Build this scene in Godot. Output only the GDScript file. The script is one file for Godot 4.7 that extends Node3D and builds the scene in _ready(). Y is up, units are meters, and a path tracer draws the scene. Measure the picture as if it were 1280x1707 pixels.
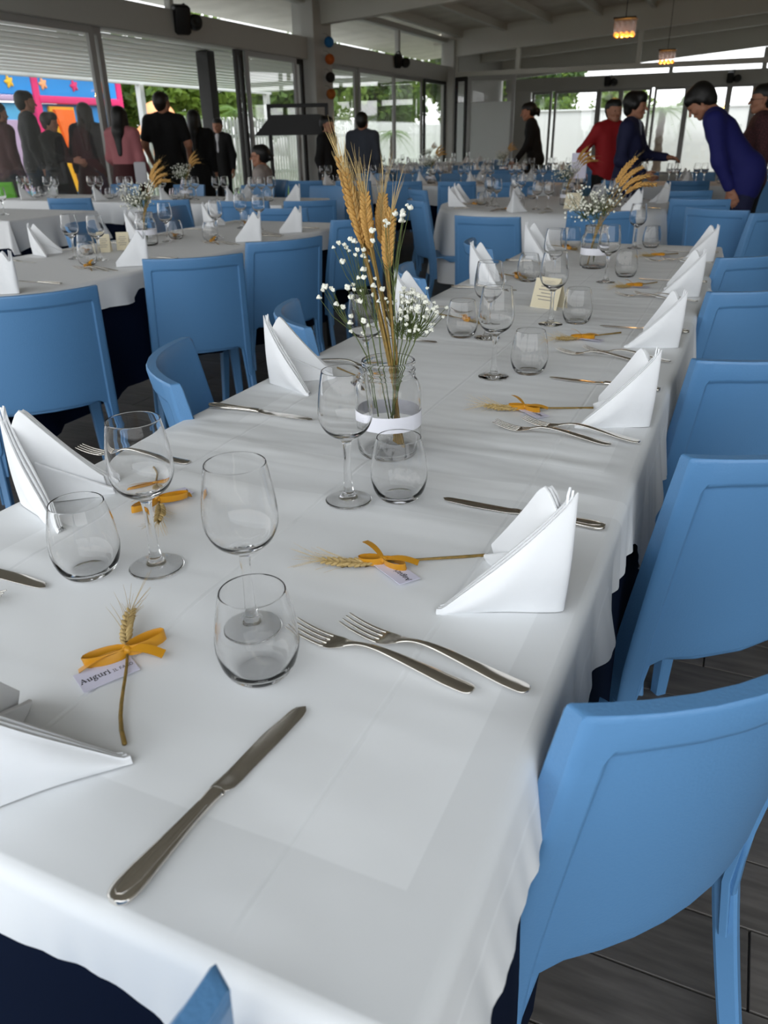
extends Node3D
# A restaurant hall laid for a banquet. +X runs to the right of the long table, -Z along it, metres, floor at y = 0.

const TOP := 0.76            # height of the laid table tops
var names := {}
var M := {}                  # materials
var rng := RandomNumberGenerator.new()


# ------------------------------------------------------------------ mesh building
class MB:
	var v := PackedVector3Array()
	var uv := PackedVector2Array()
	var idx := PackedInt32Array()
	var patch := 0

	func vert(p: Vector3, t := Vector2.ZERO) -> int:
		v.append(p)
		uv.append(t)
		return v.size() - 1

	func quad(a: int, b: int, c: int, d: int) -> void:
		idx.append_array(PackedInt32Array([a, b, c, a, c, d]))

	# a sheet of (nu + 1) x (nv + 1) points f(s, t); wrap joins the last column to the first
	func grid(nu: int, nv: int, f: Callable, wrap := false, up := Vector3.ZERO) -> void:
		var first := idx.size()
		var base := v.size()
		var cols := nu if wrap else nu + 1
		for j in nv + 1:
			for i in cols:
				v.append(f.call(float(i) / nu, float(j) / nv))
				uv.append(Vector2(float(i) / nu, float(j) / nv))
		for j in nv:
			for i in nu:
				var i2 := (i + 1) % cols
				quad(base + j * cols + i, base + j * cols + i2, base + (j + 1) * cols + i2, base + (j + 1) * cols + i)
		orient(first, up)

	# turns the faces added since `first` outwards (or towards `up`)
	func orient(first: int, up := Vector3.ZERO) -> void:
		var mid := Vector3.ZERO
		for k in range(first, idx.size()):
			mid += v[idx[k]]
		mid /= maxf(1.0, idx.size() - first)
		var sum := 0.0
		for k in range(first, idx.size(), 3):
			var a := v[idx[k]]
			var n := (v[idx[k + 2]] - a).cross(v[idx[k + 1]] - a)
			sum += n.dot(up) if up != Vector3.ZERO else n.dot(a - mid)
		if sum < 0.0:
			for k in range(first, idx.size(), 3):
				var t := idx[k + 1]
				idx[k + 1] = idx[k + 2]
				idx[k + 2] = t

	func lathe(profile: Array, segs := 32, at := Vector3.ZERO) -> void:
		var n := profile.size() - 1
		grid(segs, n, func(s, t):
			var p: Vector2 = profile[int(round(t * n))]
			return at + Vector3(p.x * cos(s * TAU), p.y, p.x * sin(s * TAU)), true)

	# a tube through the points of path, radii one for each
	func tube(path: Array, radii: Array, segs := 8, flat := 1.0) -> void:
		var first := idx.size()
		var base := v.size()
		var n := path.size()
		var side := Vector3.ZERO
		for k in n:
			var t: Vector3 = (path[mini(k + 1, n - 1)] - path[maxi(k - 1, 0)]).normalized()
			if k == 0:
				side = t.cross(Vector3.UP if absf(t.y) < 0.9 else Vector3.RIGHT).normalized()
			side = (side - t * side.dot(t)).normalized()
			var up2 := side.cross(t)
			var r: float = radii[k] if radii.size() > 1 else radii[0]
			for i in segs:
				var a := TAU * i / segs
				vert(path[k] + side * cos(a) * r + up2 * sin(a) * r * flat)
		for k in n - 1:
			for i in segs:
				var i2 := (i + 1) % segs
				quad(base + k * segs + i, base + k * segs + i2, base + (k + 1) * segs + i2, base + (k + 1) * segs + i)
		for e in [0, n - 1]:
			var c := vert(path[e])
			for i in segs:
				var i2 := (i + 1) % segs
				idx.append_array(PackedInt32Array([c, base + e * segs + i2, base + e * segs + i] if e == 0 else [c, base + e * segs + i, base + e * segs + i2]))
		orient(first)

	# a flat band of width w swept along path, lying across `across`, with a thickness
	func band(path: Array, w: Array, across: Array, thick := 0.0006) -> void:
		var first := idx.size()
		var base := v.size()
		var n := path.size()
		for k in n:
			var t: Vector3 = (path[mini(k + 1, n - 1)] - path[maxi(k - 1, 0)]).normalized()
			var x: Vector3 = across[k] if across.size() > 1 else across[0]
			x = (x - t * x.dot(t)).normalized()
			var m := x.cross(t) * thick * 0.5
			var h: float = 0.5 * (w[k] if w.size() > 1 else w[0])
			for q in [x * h + m, -x * h + m, -x * h - m, x * h - m]:
				vert(path[k] + q)
		for k in n - 1:
			for i in 4:
				var i2 := (i + 1) % 4
				quad(base + k * 4 + i, base + k * 4 + i2, base + k * 4 + 4 + i2, base + k * 4 + 4 + i)
		quad(base, base + 1, base + 2, base + 3)
		quad(base + n * 4 - 1, base + n * 4 - 2, base + n * 4 - 3, base + n * 4 - 4)
		orient(first)

	func box(c: Vector3, size: Vector3, bevel := 0.004, turn := Basis()) -> void:
		var h := size * 0.5
		bevel = minf(bevel, minf(h.x, minf(h.y, h.z)) * 0.9)
		var at := {}
		var first := idx.size()
		for x in [-1, 1]:
			for y in [-1, 1]:
				for z in [-1, 1]:
					for k in 3:
						var p := Vector3(x * h.x, y * h.y, z * h.z)
						for q in 3:
							if q != k:
								p[q] -= signf(p[q]) * bevel
						at[[x, y, z, k]] = vert(c + turn * p)
		for k in 3:
			var a := (k + 1) % 3
			var b := (k + 2) % 3
			for s in [-1, 1]:
				var q := []
				for w in [[-1, -1], [1, -1], [1, 1], [-1, 1]]:
					var key := [0, 0, 0, k]
					key[k] = s
					key[a] = w[0]
					key[b] = w[1]
					q.append(at[key])
				fan(q, c)
			# the four edges along axis k
			for w in [[-1, -1], [1, -1], [1, 1], [-1, 1]]:
				var q := []
				for e in [[-1, a], [1, a], [1, b], [-1, b]]:
					var key := [0, 0, 0, e[1]]
					key[k] = e[0]
					key[a] = w[0]
					key[b] = w[1]
					q.append(at[key])
				fan(q, c)
		for x in [-1, 1]:
			for y in [-1, 1]:
				for z in [-1, 1]:
					fan([at[[x, y, z, 0]], at[[x, y, z, 1]], at[[x, y, z, 2]]], c)

	# a convex face turned away from c
	func fan(q: Array, c: Vector3) -> void:
		var a := v[q[0]]
		var n := (v[q[2]] - a).cross(v[q[1]] - a)
		if n.dot(a - c) < 0.0:
			q.reverse()
		for k in range(1, q.size() - 1):
			idx.append_array(PackedInt32Array([q[0], q[k], q[k + 1]]))

	func ball(c: Vector3, r: Vector3, nu := 10, nv := 6, turn := Basis()) -> void:
		grid(nu, nv, func(s, t): return c + turn * Vector3(r.x * sin(t * PI) * cos(s * TAU), -r.y * cos(t * PI), r.z * sin(t * PI) * sin(s * TAU)), true)

	# a prism: the outline (x, y) pushed from z0 to z1, each face flat
	func prism(outline: PackedVector2Array, z0: float, z1: float, at := Transform3D()) -> void:
		var first := idx.size()
		var tri := Geometry2D.triangulate_polygon(outline)
		for z in [z0, z1]:
			var base := v.size()
			for p in outline:
				vert(at * Vector3(p.x, p.y, z))
			for k in range(0, tri.size(), 3):
				var a := tri[k]
				var b := tri[k + 1]
				var c := tri[k + 2]
				var cw := (outline[b] - outline[a]).cross(outline[c] - outline[a]) < 0.0
				if cw == (z == maxf(z0, z1)):
					idx.append_array(PackedInt32Array([base + a, base + b, base + c]))
				else:
					idx.append_array(PackedInt32Array([base + a, base + c, base + b]))
		for k in outline.size():
			var p := outline[k]
			var q := outline[(k + 1) % outline.size()]
			var e := [vert(at * Vector3(p.x, p.y, z0)), vert(at * Vector3(q.x, q.y, z0)), vert(at * Vector3(q.x, q.y, z1)), vert(at * Vector3(p.x, p.y, z1))]
			quad(e[0], e[1], e[2], e[3])
		orient(first)

	func add(o: MB, t: Transform3D) -> void:
		var base := v.size()
		for p in o.v:
			v.append(t * p)
		uv.append_array(o.uv)
		for k in o.idx:
			idx.append(base + k)

	func mesh(planar := Rect2()) -> ArrayMesh:
		var n := PackedVector3Array()
		n.resize(v.size())
		for k in range(0, idx.size(), 3):
			var a := v[idx[k]]
			var w := (v[idx[k + 2]] - a).cross(v[idx[k + 1]] - a)
			n[idx[k]] += w
			n[idx[k + 1]] += w
			n[idx[k + 2]] += w
		for k in n.size():
			n[k] = n[k].normalized() if n[k].length_squared() > 1e-24 else Vector3.UP
		if planar.size.x > 0.0:
			for k in v.size():
				uv[k] = Vector2((v[k].x - planar.position.x) / planar.size.x, (v[k].z - planar.position.y) / planar.size.y)
		var arr := []
		arr.resize(Mesh.ARRAY_MAX)
		arr[Mesh.ARRAY_VERTEX] = v
		arr[Mesh.ARRAY_NORMAL] = n
		arr[Mesh.ARRAY_TEX_UV] = uv
		arr[Mesh.ARRAY_INDEX] = idx
		var m := ArrayMesh.new()
		if idx.size():
			m.add_surface_from_arrays(Mesh.PRIMITIVE_TRIANGLES, arr)
		return m


# ------------------------------------------------------------------ objects
func numbered(called: String) -> String:
	var k: int = names.get(called, 0)
	names[called] = k + 1
	return called if k == 0 else "%s_%03d" % [called, k]

func obj(called: String, shape, m: Material, parent: Node = null) -> MeshInstance3D:
	var o := MeshInstance3D.new()
	o.mesh = shape.mesh() if shape is MB else shape
	o.material_override = m
	if parent == null:
		o.name = numbered(called)
		add_child(o)
	else:
		var k := 0
		o.name = called
		while parent.has_node(NodePath(o.name)):
			k += 1
			o.name = "%s_%03d" % [called, k]
		parent.add_child(o)
	return o

func thing(called: String, label: String, category: String, at := Vector3.ZERO, turn := 0.0, group := "") -> Node3D:
	var o := Node3D.new()
	o.name = numbered(called)
	add_child(o)
	o.position = at
	o.rotation.y = turn
	return tag(o, label, category, group)

func tag(o: Node3D, label: String, category: String, group := "") -> Node3D:
	o.set_meta("label", label)
	o.set_meta("category", category)
	if group:
		o.set_meta("group", group)
	return o

func struct(called: String, shape, m: Material, parent: Node = null) -> MeshInstance3D:
	var o := obj(called, shape, m, parent)
	if parent == null:
		o.set_meta("kind", "structure")
	return o

var first_use := {}
# the first call moves the pattern itself, later calls add copies of it
func place(root: Node3D, label: String, at: Vector3, turn := 0.0, group := "") -> Node3D:
	var o := root
	if first_use.has(root):
		o = root.duplicate()
		o.name = numbered(first_use[root])
		add_child(o)
		o.rotation = Vector3.ZERO
		o.scale = Vector3.ONE
		if o.has_meta("group"):
			o.remove_meta("group")
	else:
		var plain := String(root.name)
		if plain.substr(plain.length() - 4, 1) == "_" and plain.right(3).is_valid_int():
			plain = plain.left(plain.length() - 4)
		first_use[root] = plain
	o.position = at
	o.rotation.y = turn
	o.set_meta("label", label)
	if group:
		o.set_meta("group", group)
	return o

func mat(color: Color, rough := 0.6, metal := 0.0, spec := 0.5) -> StandardMaterial3D:
	var m := StandardMaterial3D.new()
	m.albedo_color = color
	m.roughness = rough
	m.metallic = metal
	m.metallic_specular = spec
	return m

func noise_tex(seed_: int, freq: float, a: Color, b: Color, size := 256, kind := FastNoiseLite.TYPE_SIMPLEX_SMOOTH, octaves := 4) -> NoiseTexture2D:
	var f := FastNoiseLite.new()
	f.seed = seed_
	f.noise_type = kind
	f.frequency = freq
	f.fractal_octaves = octaves
	var t := NoiseTexture2D.new()
	t.width = size
	t.height = size
	t.seamless = true
	t.noise = f
	var g := Gradient.new()
	g.set_color(0, a)
	g.set_color(1, b)
	t.color_ramp = g
	return t

func tri_mat(tex: Texture2D, scale: Vector3, rough := 0.6, color := Color.WHITE) -> StandardMaterial3D:
	var m := mat(color, rough)
	m.albedo_texture = tex
	m.uv1_triplanar = true
	m.uv1_world_triplanar = false
	m.uv1_scale = scale
	return m

func glassy(color: Color, refr := 0.029) -> StandardMaterial3D:
	var m := mat(color, 0.0)
	m.transparency = BaseMaterial3D.TRANSPARENCY_ALPHA
	m.refraction_enabled = true
	m.refraction_scale = refr
	return m

func bumps(m: StandardMaterial3D, seed_: int, freq: float, strength: float, scale := Vector3.ONE, size := 256) -> void:
	var f := FastNoiseLite.new()
	f.seed = seed_
	f.frequency = freq
	f.fractal_octaves = 3
	var t := NoiseTexture2D.new()
	t.width = size
	t.height = size
	t.seamless = true
	t.as_normal_map = true
	t.bump_strength = strength
	t.noise = f
	m.normal_enabled = true
	m.normal_texture = t
	m.uv1_triplanar = true
	m.uv1_scale = scale


# ------------------------------------------------------------------ the scene
func _ready() -> void:
	rng.seed = 7
	# camera: held over the right-hand row of chairs, 1.24 m up, looking down the long table
	var cam := Camera3D.new()
	cam.name = "camera"
	add_child(cam)
	cam.transform = Transform3D(Basis(Vector3.UP, deg_to_rad(24.4)) * Basis(Vector3.RIGHT, deg_to_rad(-25.9)) * Basis(Vector3.BACK, deg_to_rad(-1.0)), Vector3(0, 1.235, 0))
	var lens := CameraAttributesPhysical.new()
	lens.frustum_focal_length = 12.0 / tan(deg_to_rad(67.31 / 2.0))
	lens.frustum_focus_distance = 1.15
	lens.exposure_aperture = 6.0
	lens.frustum_near = 0.05
	lens.frustum_far = 300.0
	cam.attributes = lens
	cam.fov = 67.31
	# overcast daylight
	var env := Environment.new()
	env.tonemap_mode = Environment.TONE_MAPPER_LINEAR
	env.tonemap_exposure = 0.365
	env.background_mode = Environment.BG_SKY
	var sky := Sky.new()
	var sm := ProceduralSkyMaterial.new()
	sm.sky_top_color = Color(0.86, 0.885, 0.91)
	sm.sky_horizon_color = Color(0.97, 0.975, 0.98)
	sm.ground_bottom_color = Color(0.45, 0.44, 0.42)
	sm.ground_horizon_color = Color(0.75, 0.75, 0.74)
	sm.sky_curve = 0.25
	sm.sky_energy_multiplier = 2.6
	sm.ground_energy_multiplier = 1.0
	sky.sky_material = sm
	env.sky = sky
	env.sdfgi_enabled = true
	env.ssao_enabled = true
	env.ssil_enabled = true
	var we := WorldEnvironment.new()
	we.name = "environment"
	we.environment = env
	add_child(we)
	# the sun behind thin cloud, high over the terrace behind the camera
	var sun := DirectionalLight3D.new()
	sun.name = "sun"
	add_child(sun)
	sun.look_at_from_position(Vector3(6, 17, 7), Vector3.ZERO)
	sun.light_energy = 1.5
	sun.light_angular_distance = 12.0
	sun.light_color = Color(1.0, 0.97, 0.93)
	sun.shadow_enabled = true
	sun.sky_mode = DirectionalLight3D.SKY_MODE_LIGHT_ONLY
	materials()
	room()
	outside()
	main_table()
	other_tables()
	people()
	small_things()


func materials() -> void:
	M.chair = mat(Color(0.34, 0.53, 0.71), 0.42)
	bumps(M.chair, 3, 0.08, 0.6, Vector3.ONE * 9.0)
	M.cloth = mat(Color(0.90, 0.905, 0.91), 0.78)
	M.cloth.rim_enabled = true
	M.cloth.rim = 0.15
	M.napkin = mat(Color(0.905, 0.91, 0.915), 0.8)
	bumps(M.napkin, 5, 0.02, 1.0, Vector3.ONE * 6.0)
	M.navy = mat(Color(0.010, 0.060, 0.150), 0.95, 0.0, 0.25)
	M.steel = mat(Color(0.86, 0.84, 0.81), 0.16, 1.0)
	M.steel_dull = mat(Color(0.55, 0.53, 0.50), 0.25, 1.0)
	M.glass = glassy(Color(1, 1, 1, 0.0))
	M.jar = glassy(Color(1, 1, 1, 0.0))
	M.wheat = tri_mat(noise_tex(2, 0.05, Color(0.60, 0.43, 0.20), Color(0.84, 0.67, 0.38)), Vector3.ONE * 20.0, 0.7)
	M.wheat_pale = tri_mat(noise_tex(4, 0.05, Color(0.62, 0.52, 0.32), Color(0.80, 0.70, 0.48)), Vector3.ONE * 20.0, 0.7)
	M.awn = mat(Color(0.78, 0.68, 0.46), 0.6)
	M.straw = tri_mat(noise_tex(6, 0.03, Color(0.42, 0.36, 0.17), Color(0.64, 0.50, 0.24)), Vector3.ONE * 12.0, 0.6)
	M.stem_green = mat(Color(0.30, 0.35, 0.17), 0.7)
	M.blossom = mat(Color(0.92, 0.92, 0.87), 0.8)
	M.blossom.backlight_enabled = true
	M.blossom.backlight = Color(0.3, 0.3, 0.28)
	M.ribbon = mat(Color(0.80, 0.56, 0.10), 0.38)
	M.ribbon.rim_enabled = true
	M.ribbon.rim = 0.4
	M.paper = mat(Color(0.84, 0.83, 0.90), 0.85)
	M.ink = mat(Color(0.06, 0.05, 0.06), 0.7)
	M.ink_grey = mat(Color(0.42, 0.40, 0.42), 0.7)
	M.cream = mat(Color(0.87, 0.83, 0.72), 0.85)
	M.satin = mat(Color(0.90, 0.90, 0.93), 0.45)
	M.wall = mat(Color(0.72, 0.72, 0.70), 0.7)
	bumps(M.wall, 8, 0.03, 0.5, Vector3.ONE * 1.5)
	M.ceiling = tri_mat(noise_tex(9, 0.01, Color(0.76, 0.74, 0.70), Color(0.86, 0.84, 0.80)), Vector3(0.4, 0.4, 0.4), 0.8)
	M.beam = mat(Color(0.82, 0.82, 0.79), 0.7)
	M.frame = mat(Color(0.60, 0.60, 0.59), 0.4)
	M.frame_dark = mat(Color(0.10, 0.10, 0.10), 0.5)
	M.black = mat(Color(0.02, 0.02, 0.022), 0.55)
	M.pane = mat(Color(0.96, 0.98, 0.97, 0.05), 0.0)
	M.pane.transparency = BaseMaterial3D.TRANSPARENCY_ALPHA
	M.frosted = mat(Color(0.86, 0.88, 0.87, 1.0), 0.7)
	M.frosted.backlight_enabled = true
	M.frosted.backlight = Color(0.8, 0.8, 0.8)
	M.grout = mat(Color(0.24, 0.23, 0.22), 0.9)
	M.planks = []
	for k in 5:
		var lo := Color(0.370 + 0.016 * k, 0.352 + 0.015 * k, 0.334 + 0.014 * k)
		var t := noise_tex(20 + k, 0.012, lo.darkened(0.22), lo.lightened(0.06), 512, FastNoiseLite.TYPE_SIMPLEX_SMOOTH, 5)
		var m := tri_mat(t, Vector3(0.8, 6.0, 6.0), 0.42)
		M.planks.append(m)


# ------------------------------------------------------------------ chair: one moulded shell, facing -Z, origin on the floor
func smooth(a: float, b: float, x: float) -> float:
	var t := clampf((x - a) / (b - a), 0.0, 1.0)
	return t * t * (3.0 - 2.0 * t)

func chair_z(u: float, h: float) -> float:   # rear face of the backrest
	var lean := 0.185 + 0.075 * pow(clampf((h - 0.40) / 0.43, 0.0, 1.0), 1.15)
	return lean - lerpf(0.046, 0.060, clampf((h - 0.42) / 0.4, 0, 1)) * u * u

func chair_half(h: float) -> float:
	return lerpf(0.208, 0.196, clampf((h - 0.40) / 0.43, 0.0, 1.0))

var chair_proto: Node3D
func chair_pattern() -> Node3D:
	if chair_proto:
		return chair_proto
	var t := thing("dining_chair", "light blue moulded plastic dining chair", "chair")
	var us := [-1.0, -0.988, -0.95, -0.885, -0.87, -0.855, -0.84, -0.7, -0.5, -0.3, -0.1, 0.1, 0.3, 0.5, 0.7, 0.84, 0.855, 0.87, 0.885, 0.95, 0.988, 1.0]
	var hs := [0.0, 0.02, 0.12, 0.24, 0.36, 0.48, 0.60, 0.72, 0.82, 0.872, 0.885, 0.893, 0.906, 0.985, 0.995, 1.0]
	var nu := us.size() - 1
	var nh := hs.size() - 1
	var point := func(i: int, j: int, rear: bool) -> Vector3:
		var u: float = us[i]
		var g: float = hs[j]
		var low := 0.449 - 0.022 * smooth(0.70, 0.86, absf(u)) - 0.13 * smooth(0.858, 0.895, absf(u))
		var h := lerpf(low, 0.83, g)
		var rim := maxf(smooth(0.855, 0.87, absf(u)), smooth(0.884, 0.894, g))
		var z := chair_z(u, h)
		if rear:
			z += 0.005 * rim
			if absf(u) > 0.99 or g > 0.99 or g == 0.0:
				z -= 0.004
		else:
			z -= lerpf(0.040, 0.021, clampf((h - 0.42) / 0.40, 0, 1))
			if absf(u) > 0.99 or g > 0.99:
				z += 0.004
		var y := h
		if absf(u) > 0.99 and g > 0.99:
			y -= 0.002
		return Vector3(u * chair_half(h), y, z)
	var b := MB.new()
	b.grid(nu, nh, func(s, q): return point.call(int(round(s * nu)), int(round(q * nh)), true), false, Vector3(0, 0, 1))
	b.grid(nu, nh, func(s, q): return point.call(int(round(s * nu)), int(round(q * nh)), false), false, Vector3(0, 0, -1))
	for i in [0, nu]:
		b.grid(nh, 1, func(s, q): return point.call(i, int(round(s * nh)), q > 0.5), false, Vector3(-1 if i == 0 else 1, 0, 0))
	for j in [0, nh]:
		b.grid(nu, 1, func(s, q): return point.call(int(round(s * nu)), j, q > 0.5), false, Vector3(0, -1 if j == 0 else 1, 0))
	obj("backrest", b, M.chair, t)
	# seat, slightly dished, with an apron
	var st := MB.new()
	st.grid(40, 9, func(s, q):
		var a: float = s * TAU
		var rr := [0.0, 0.5, 0.8, 0.93, 0.985, 1.0, 1.0, 0.97, 0.9, 0.0]
		var yy := [-0.008, -0.006, -0.002, 0.0, -0.002, -0.007, -0.04, -0.043, -0.022, -0.022]
		var k := int(round(q * 9))
		var e := 0.45
		var x: float = signf(cos(a)) * pow(absf(cos(a)), e) * 0.207
		var z: float = signf(sin(a)) * pow(absf(sin(a)), e) * 0.205
		if z > 0.0:   # the rear edge follows the curve of the backrest
			z *= (chair_z(clampf(x / 0.208, -1, 1), 0.43) - 0.006) / 0.205
		return Vector3(x * rr[k] * (1.0 if z < 0.0 else 0.97), 0.452 + (yy[k] if z < 0.0 else maxf(yy[k], lerpf(-0.043, -0.012, clampf(z / 0.05, 0, 1)))), z * rr[k]), true)
	obj("seat", st, M.chair, t)
	for s in [-1, 1]:
		# rear leg goes on from the stile of the backrest
		var r := MB.new()
		var pts := []
		for k in 9:
			var g := k / 8.0
			var h := lerpf(0.36, 0.0, g)
			var w := lerpf(0.0215, 0.0235, g)
			var d := lerpf(0.034, 0.030, g)
			var z := lerpf(chair_z(0.94, 0.36) - 0.002, 0.215, pow(g, 1.2))
			var x: float = s * lerpf(0.1945, 0.206, g)
			pts.append([Vector3(x, h, z - d * 0.5), w, d])
		leg_sweep(r, pts, s * 0.45)
		obj("leg", r, M.chair, t)
		var gus := MB.new()   # the short web beside the rear leg that ends part way down
		leg_sweep(gus, [[Vector3(s * 0.174, 0.44, chair_z(0.86, 0.44) - 0.008), 0.026, 0.012], [Vector3(s * 0.181, 0.34, 0.139), 0.016, 0.012], [Vector3(s * 0.186, 0.24, 0.150), 0.012, 0.012]], s * 0.45)
		obj("leg_rib", gus, M.chair, t)
		var f := MB.new()
		pts = []
		for k in 7:
			var g := k / 6.0
			pts.append([Vector3(s * lerpf(0.178, 0.2, g), lerpf(0.43, 0.0, g), lerpf(-0.172, -0.20, g)), lerpf(0.046, 0.028, g), lerpf(0.046, 0.028, g)])
		leg_sweep(f, pts)
		obj("leg", f, M.chair, t)
	chair_proto = t
	return t

func leg_sweep(m: MB, pts: Array, twist := 0.0) -> void:
	var c := 0.13
	var tb := Basis(Vector3.UP, twist)
	var sec := [Vector2(-0.5, -0.5 + c), Vector2(-0.5 + c, -0.5), Vector2(0.5 - c, -0.5), Vector2(0.5, -0.5 + c), Vector2(0.5, 0.5 - c), Vector2(0.5 - c, 0.5), Vector2(-0.5 + c, 0.5), Vector2(-0.5, 0.5 - c)]
	var n := pts.size() - 1
	for e in 8:
		var p: Vector2 = sec[e]
		var q: Vector2 = sec[(e + 1) % 8]
		var mid := (p + q) * 0.5
		m.grid(1, n, func(s, t):
			var a: Array = pts[int(round(t * n))]
			var w := p.lerp(q, s)
			return a[0] + tb * Vector3(w.x * a[1], 0, w.y * a[2]), false, tb * Vector3(mid.x, 0, mid.y))
	for e in [0, n]:
		var first := m.idx.size()
		var a: Array = pts[e]
		var c0 := m.vert(a[0])
		var ring := []
		for p in sec:
			ring.append(m.vert(a[0] + tb * Vector3(p.x * a[1], 0, p.y * a[2])))
		for k in 8:
			m.idx.append_array(PackedInt32Array([c0, ring[k], ring[(k + 1) % 8]]))
		m.orient(first, Vector3(0, 1 if e == 0 else -1, 0))

# ------------------------------------------------------------------ glasses: closed walls of clear glass
func spline(pts: Array, n: int) -> Array:
	var c := Curve2D.new()
	for k in pts.size():
		var p: Vector2 = pts[k]
		var a: Vector2 = pts[maxi(k - 1, 0)]
		var b: Vector2 = pts[mini(k + 1, pts.size() - 1)]
		var d := (b - a) / 6.0
		c.add_point(p, -d, d)
	var out := []
	for k in n + 1:
		out.append(c.sample_baked(c.get_baked_length() * k / n, true))
	return out

var wine_proto := {}
# `fine` for the glasses that stand close; bowl, stem and foot meet in open joints so that together they enclose solid glass
func wine_pattern(fine: bool) -> Node3D:
	if wine_proto.has(fine):
		return wine_proto[fine]
	var t := thing("wine_glass", "stemmed wine glass", "wine glass")
	var s := 48 if fine else 20
	var q := 1.0 if fine else 0.5
	var bowl := spline([Vector2(0.0068, 0.0905), Vector2(0.0098, 0.0945), Vector2(0.0190, 0.1000), Vector2(0.0300, 0.1095), Vector2(0.0365, 0.1230), Vector2(0.0378, 0.1370), Vector2(0.0363, 0.1560), Vector2(0.0330, 0.1780), Vector2(0.0305, 0.1915)], int(40 * q))
	bowl += spline([Vector2(0.0305, 0.1915), Vector2(0.0299, 0.1922), Vector2(0.0293, 0.1915)], 4)
	bowl += spline([Vector2(0.0293, 0.1915), Vector2(0.0318, 0.1780), Vector2(0.0350, 0.1560), Vector2(0.0364, 0.1370), Vector2(0.0350, 0.1235), Vector2(0.0285, 0.1115), Vector2(0.0180, 0.1050), Vector2(0.0080, 0.1020), Vector2(0.0, 0.1012)], int(36 * q))
	var m := MB.new()
	m.lathe(bowl, s)
	obj("bowl", m, M.glass, t)
	m = MB.new()
	m.lathe(spline([Vector2(0.0088, 0.0125), Vector2(0.0072, 0.020), Vector2(0.0060, 0.030), Vector2(0.0050, 0.055), Vector2(0.0050, 0.072), Vector2(0.0060, 0.085), Vector2(0.0068, 0.0905)], int(20 * q)), maxi(16, s / 2))
	obj("stem", m, M.glass, t)
	m = MB.new()
	m.lathe(spline([Vector2(0.0, 0.0022), Vector2(0.012, 0.0014), Vector2(0.024, 0.0004), Vector2(0.0315, 0.0006), Vector2(0.0335, 0.0018), Vector2(0.0318, 0.0030), Vector2(0.026, 0.0042), Vector2(0.016, 0.0068), Vector2(0.0112, 0.0095), Vector2(0.0088, 0.0125)], int(36 * q)), s)
	obj("foot", m, M.glass, t)
	wine_proto[fine] = t
	return t

var tumbler_proto := {}
func tumbler_pattern(fine: bool) -> Node3D:
	if tumbler_proto.has(fine):
		return tumbler_proto[fine]
	var s := 56 if fine else 20
	var q := 1.0 if fine else 0.5
	var p := spline([Vector2(0.0, 0.0016), Vector2(0.016, 0.0010), Vector2(0.024, 0.0), Vector2(0.0300, 0.0032), Vector2(0.0365, 0.0140), Vector2(0.0405, 0.0300), Vector2(0.0408, 0.0420), Vector2(0.0390, 0.0600), Vector2(0.0352, 0.0800), Vector2(0.0318, 0.0932)], int(44 * q))
	p += spline([Vector2(0.0318, 0.0932), Vector2(0.0311, 0.0940), Vector2(0.0304, 0.0932)], 4)
	p += spline([Vector2(0.0304, 0.0932), Vector2(0.0338, 0.0800), Vector2(0.0376, 0.0600), Vector2(0.0394, 0.0420), Vector2(0.0388, 0.0300), Vector2(0.0340, 0.0165), Vector2(0.0270, 0.0085), Vector2(0.0150, 0.0062), Vector2(0.0, 0.0060)], int(40 * q))
	var m := MB.new()
	m.lathe(p, s)
	var o := obj("tumbler", m, M.glass)
	tag(o, "rounded stemless glass tumbler", "tumbler")
	tumbler_proto[fine] = o
	return o

# ------------------------------------------------------------------ napkin: a cloth folded into a standing sail; the fold stands at the origin, the two wings run along +X
var napkin_proto := {}
func napkin_top(a: float, peak: float) -> float:
	var h := 0.0
	if a > 0.03:
		h = pow(1.0 - (a - 0.03) / 0.97, 1.06)
	elif a > -0.09:
		h = lerpf(0.74, 1.0, smooth(-0.11, 0.03, a))
	elif a > -0.24:
		h = lerpf(0.97, 0.74, smooth(-0.24, -0.11, a))
	else:
		h = lerpf(0.97, 0.13, (-a - 0.24) / 0.76)
	return maxf(h * peak, 0.005)

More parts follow.
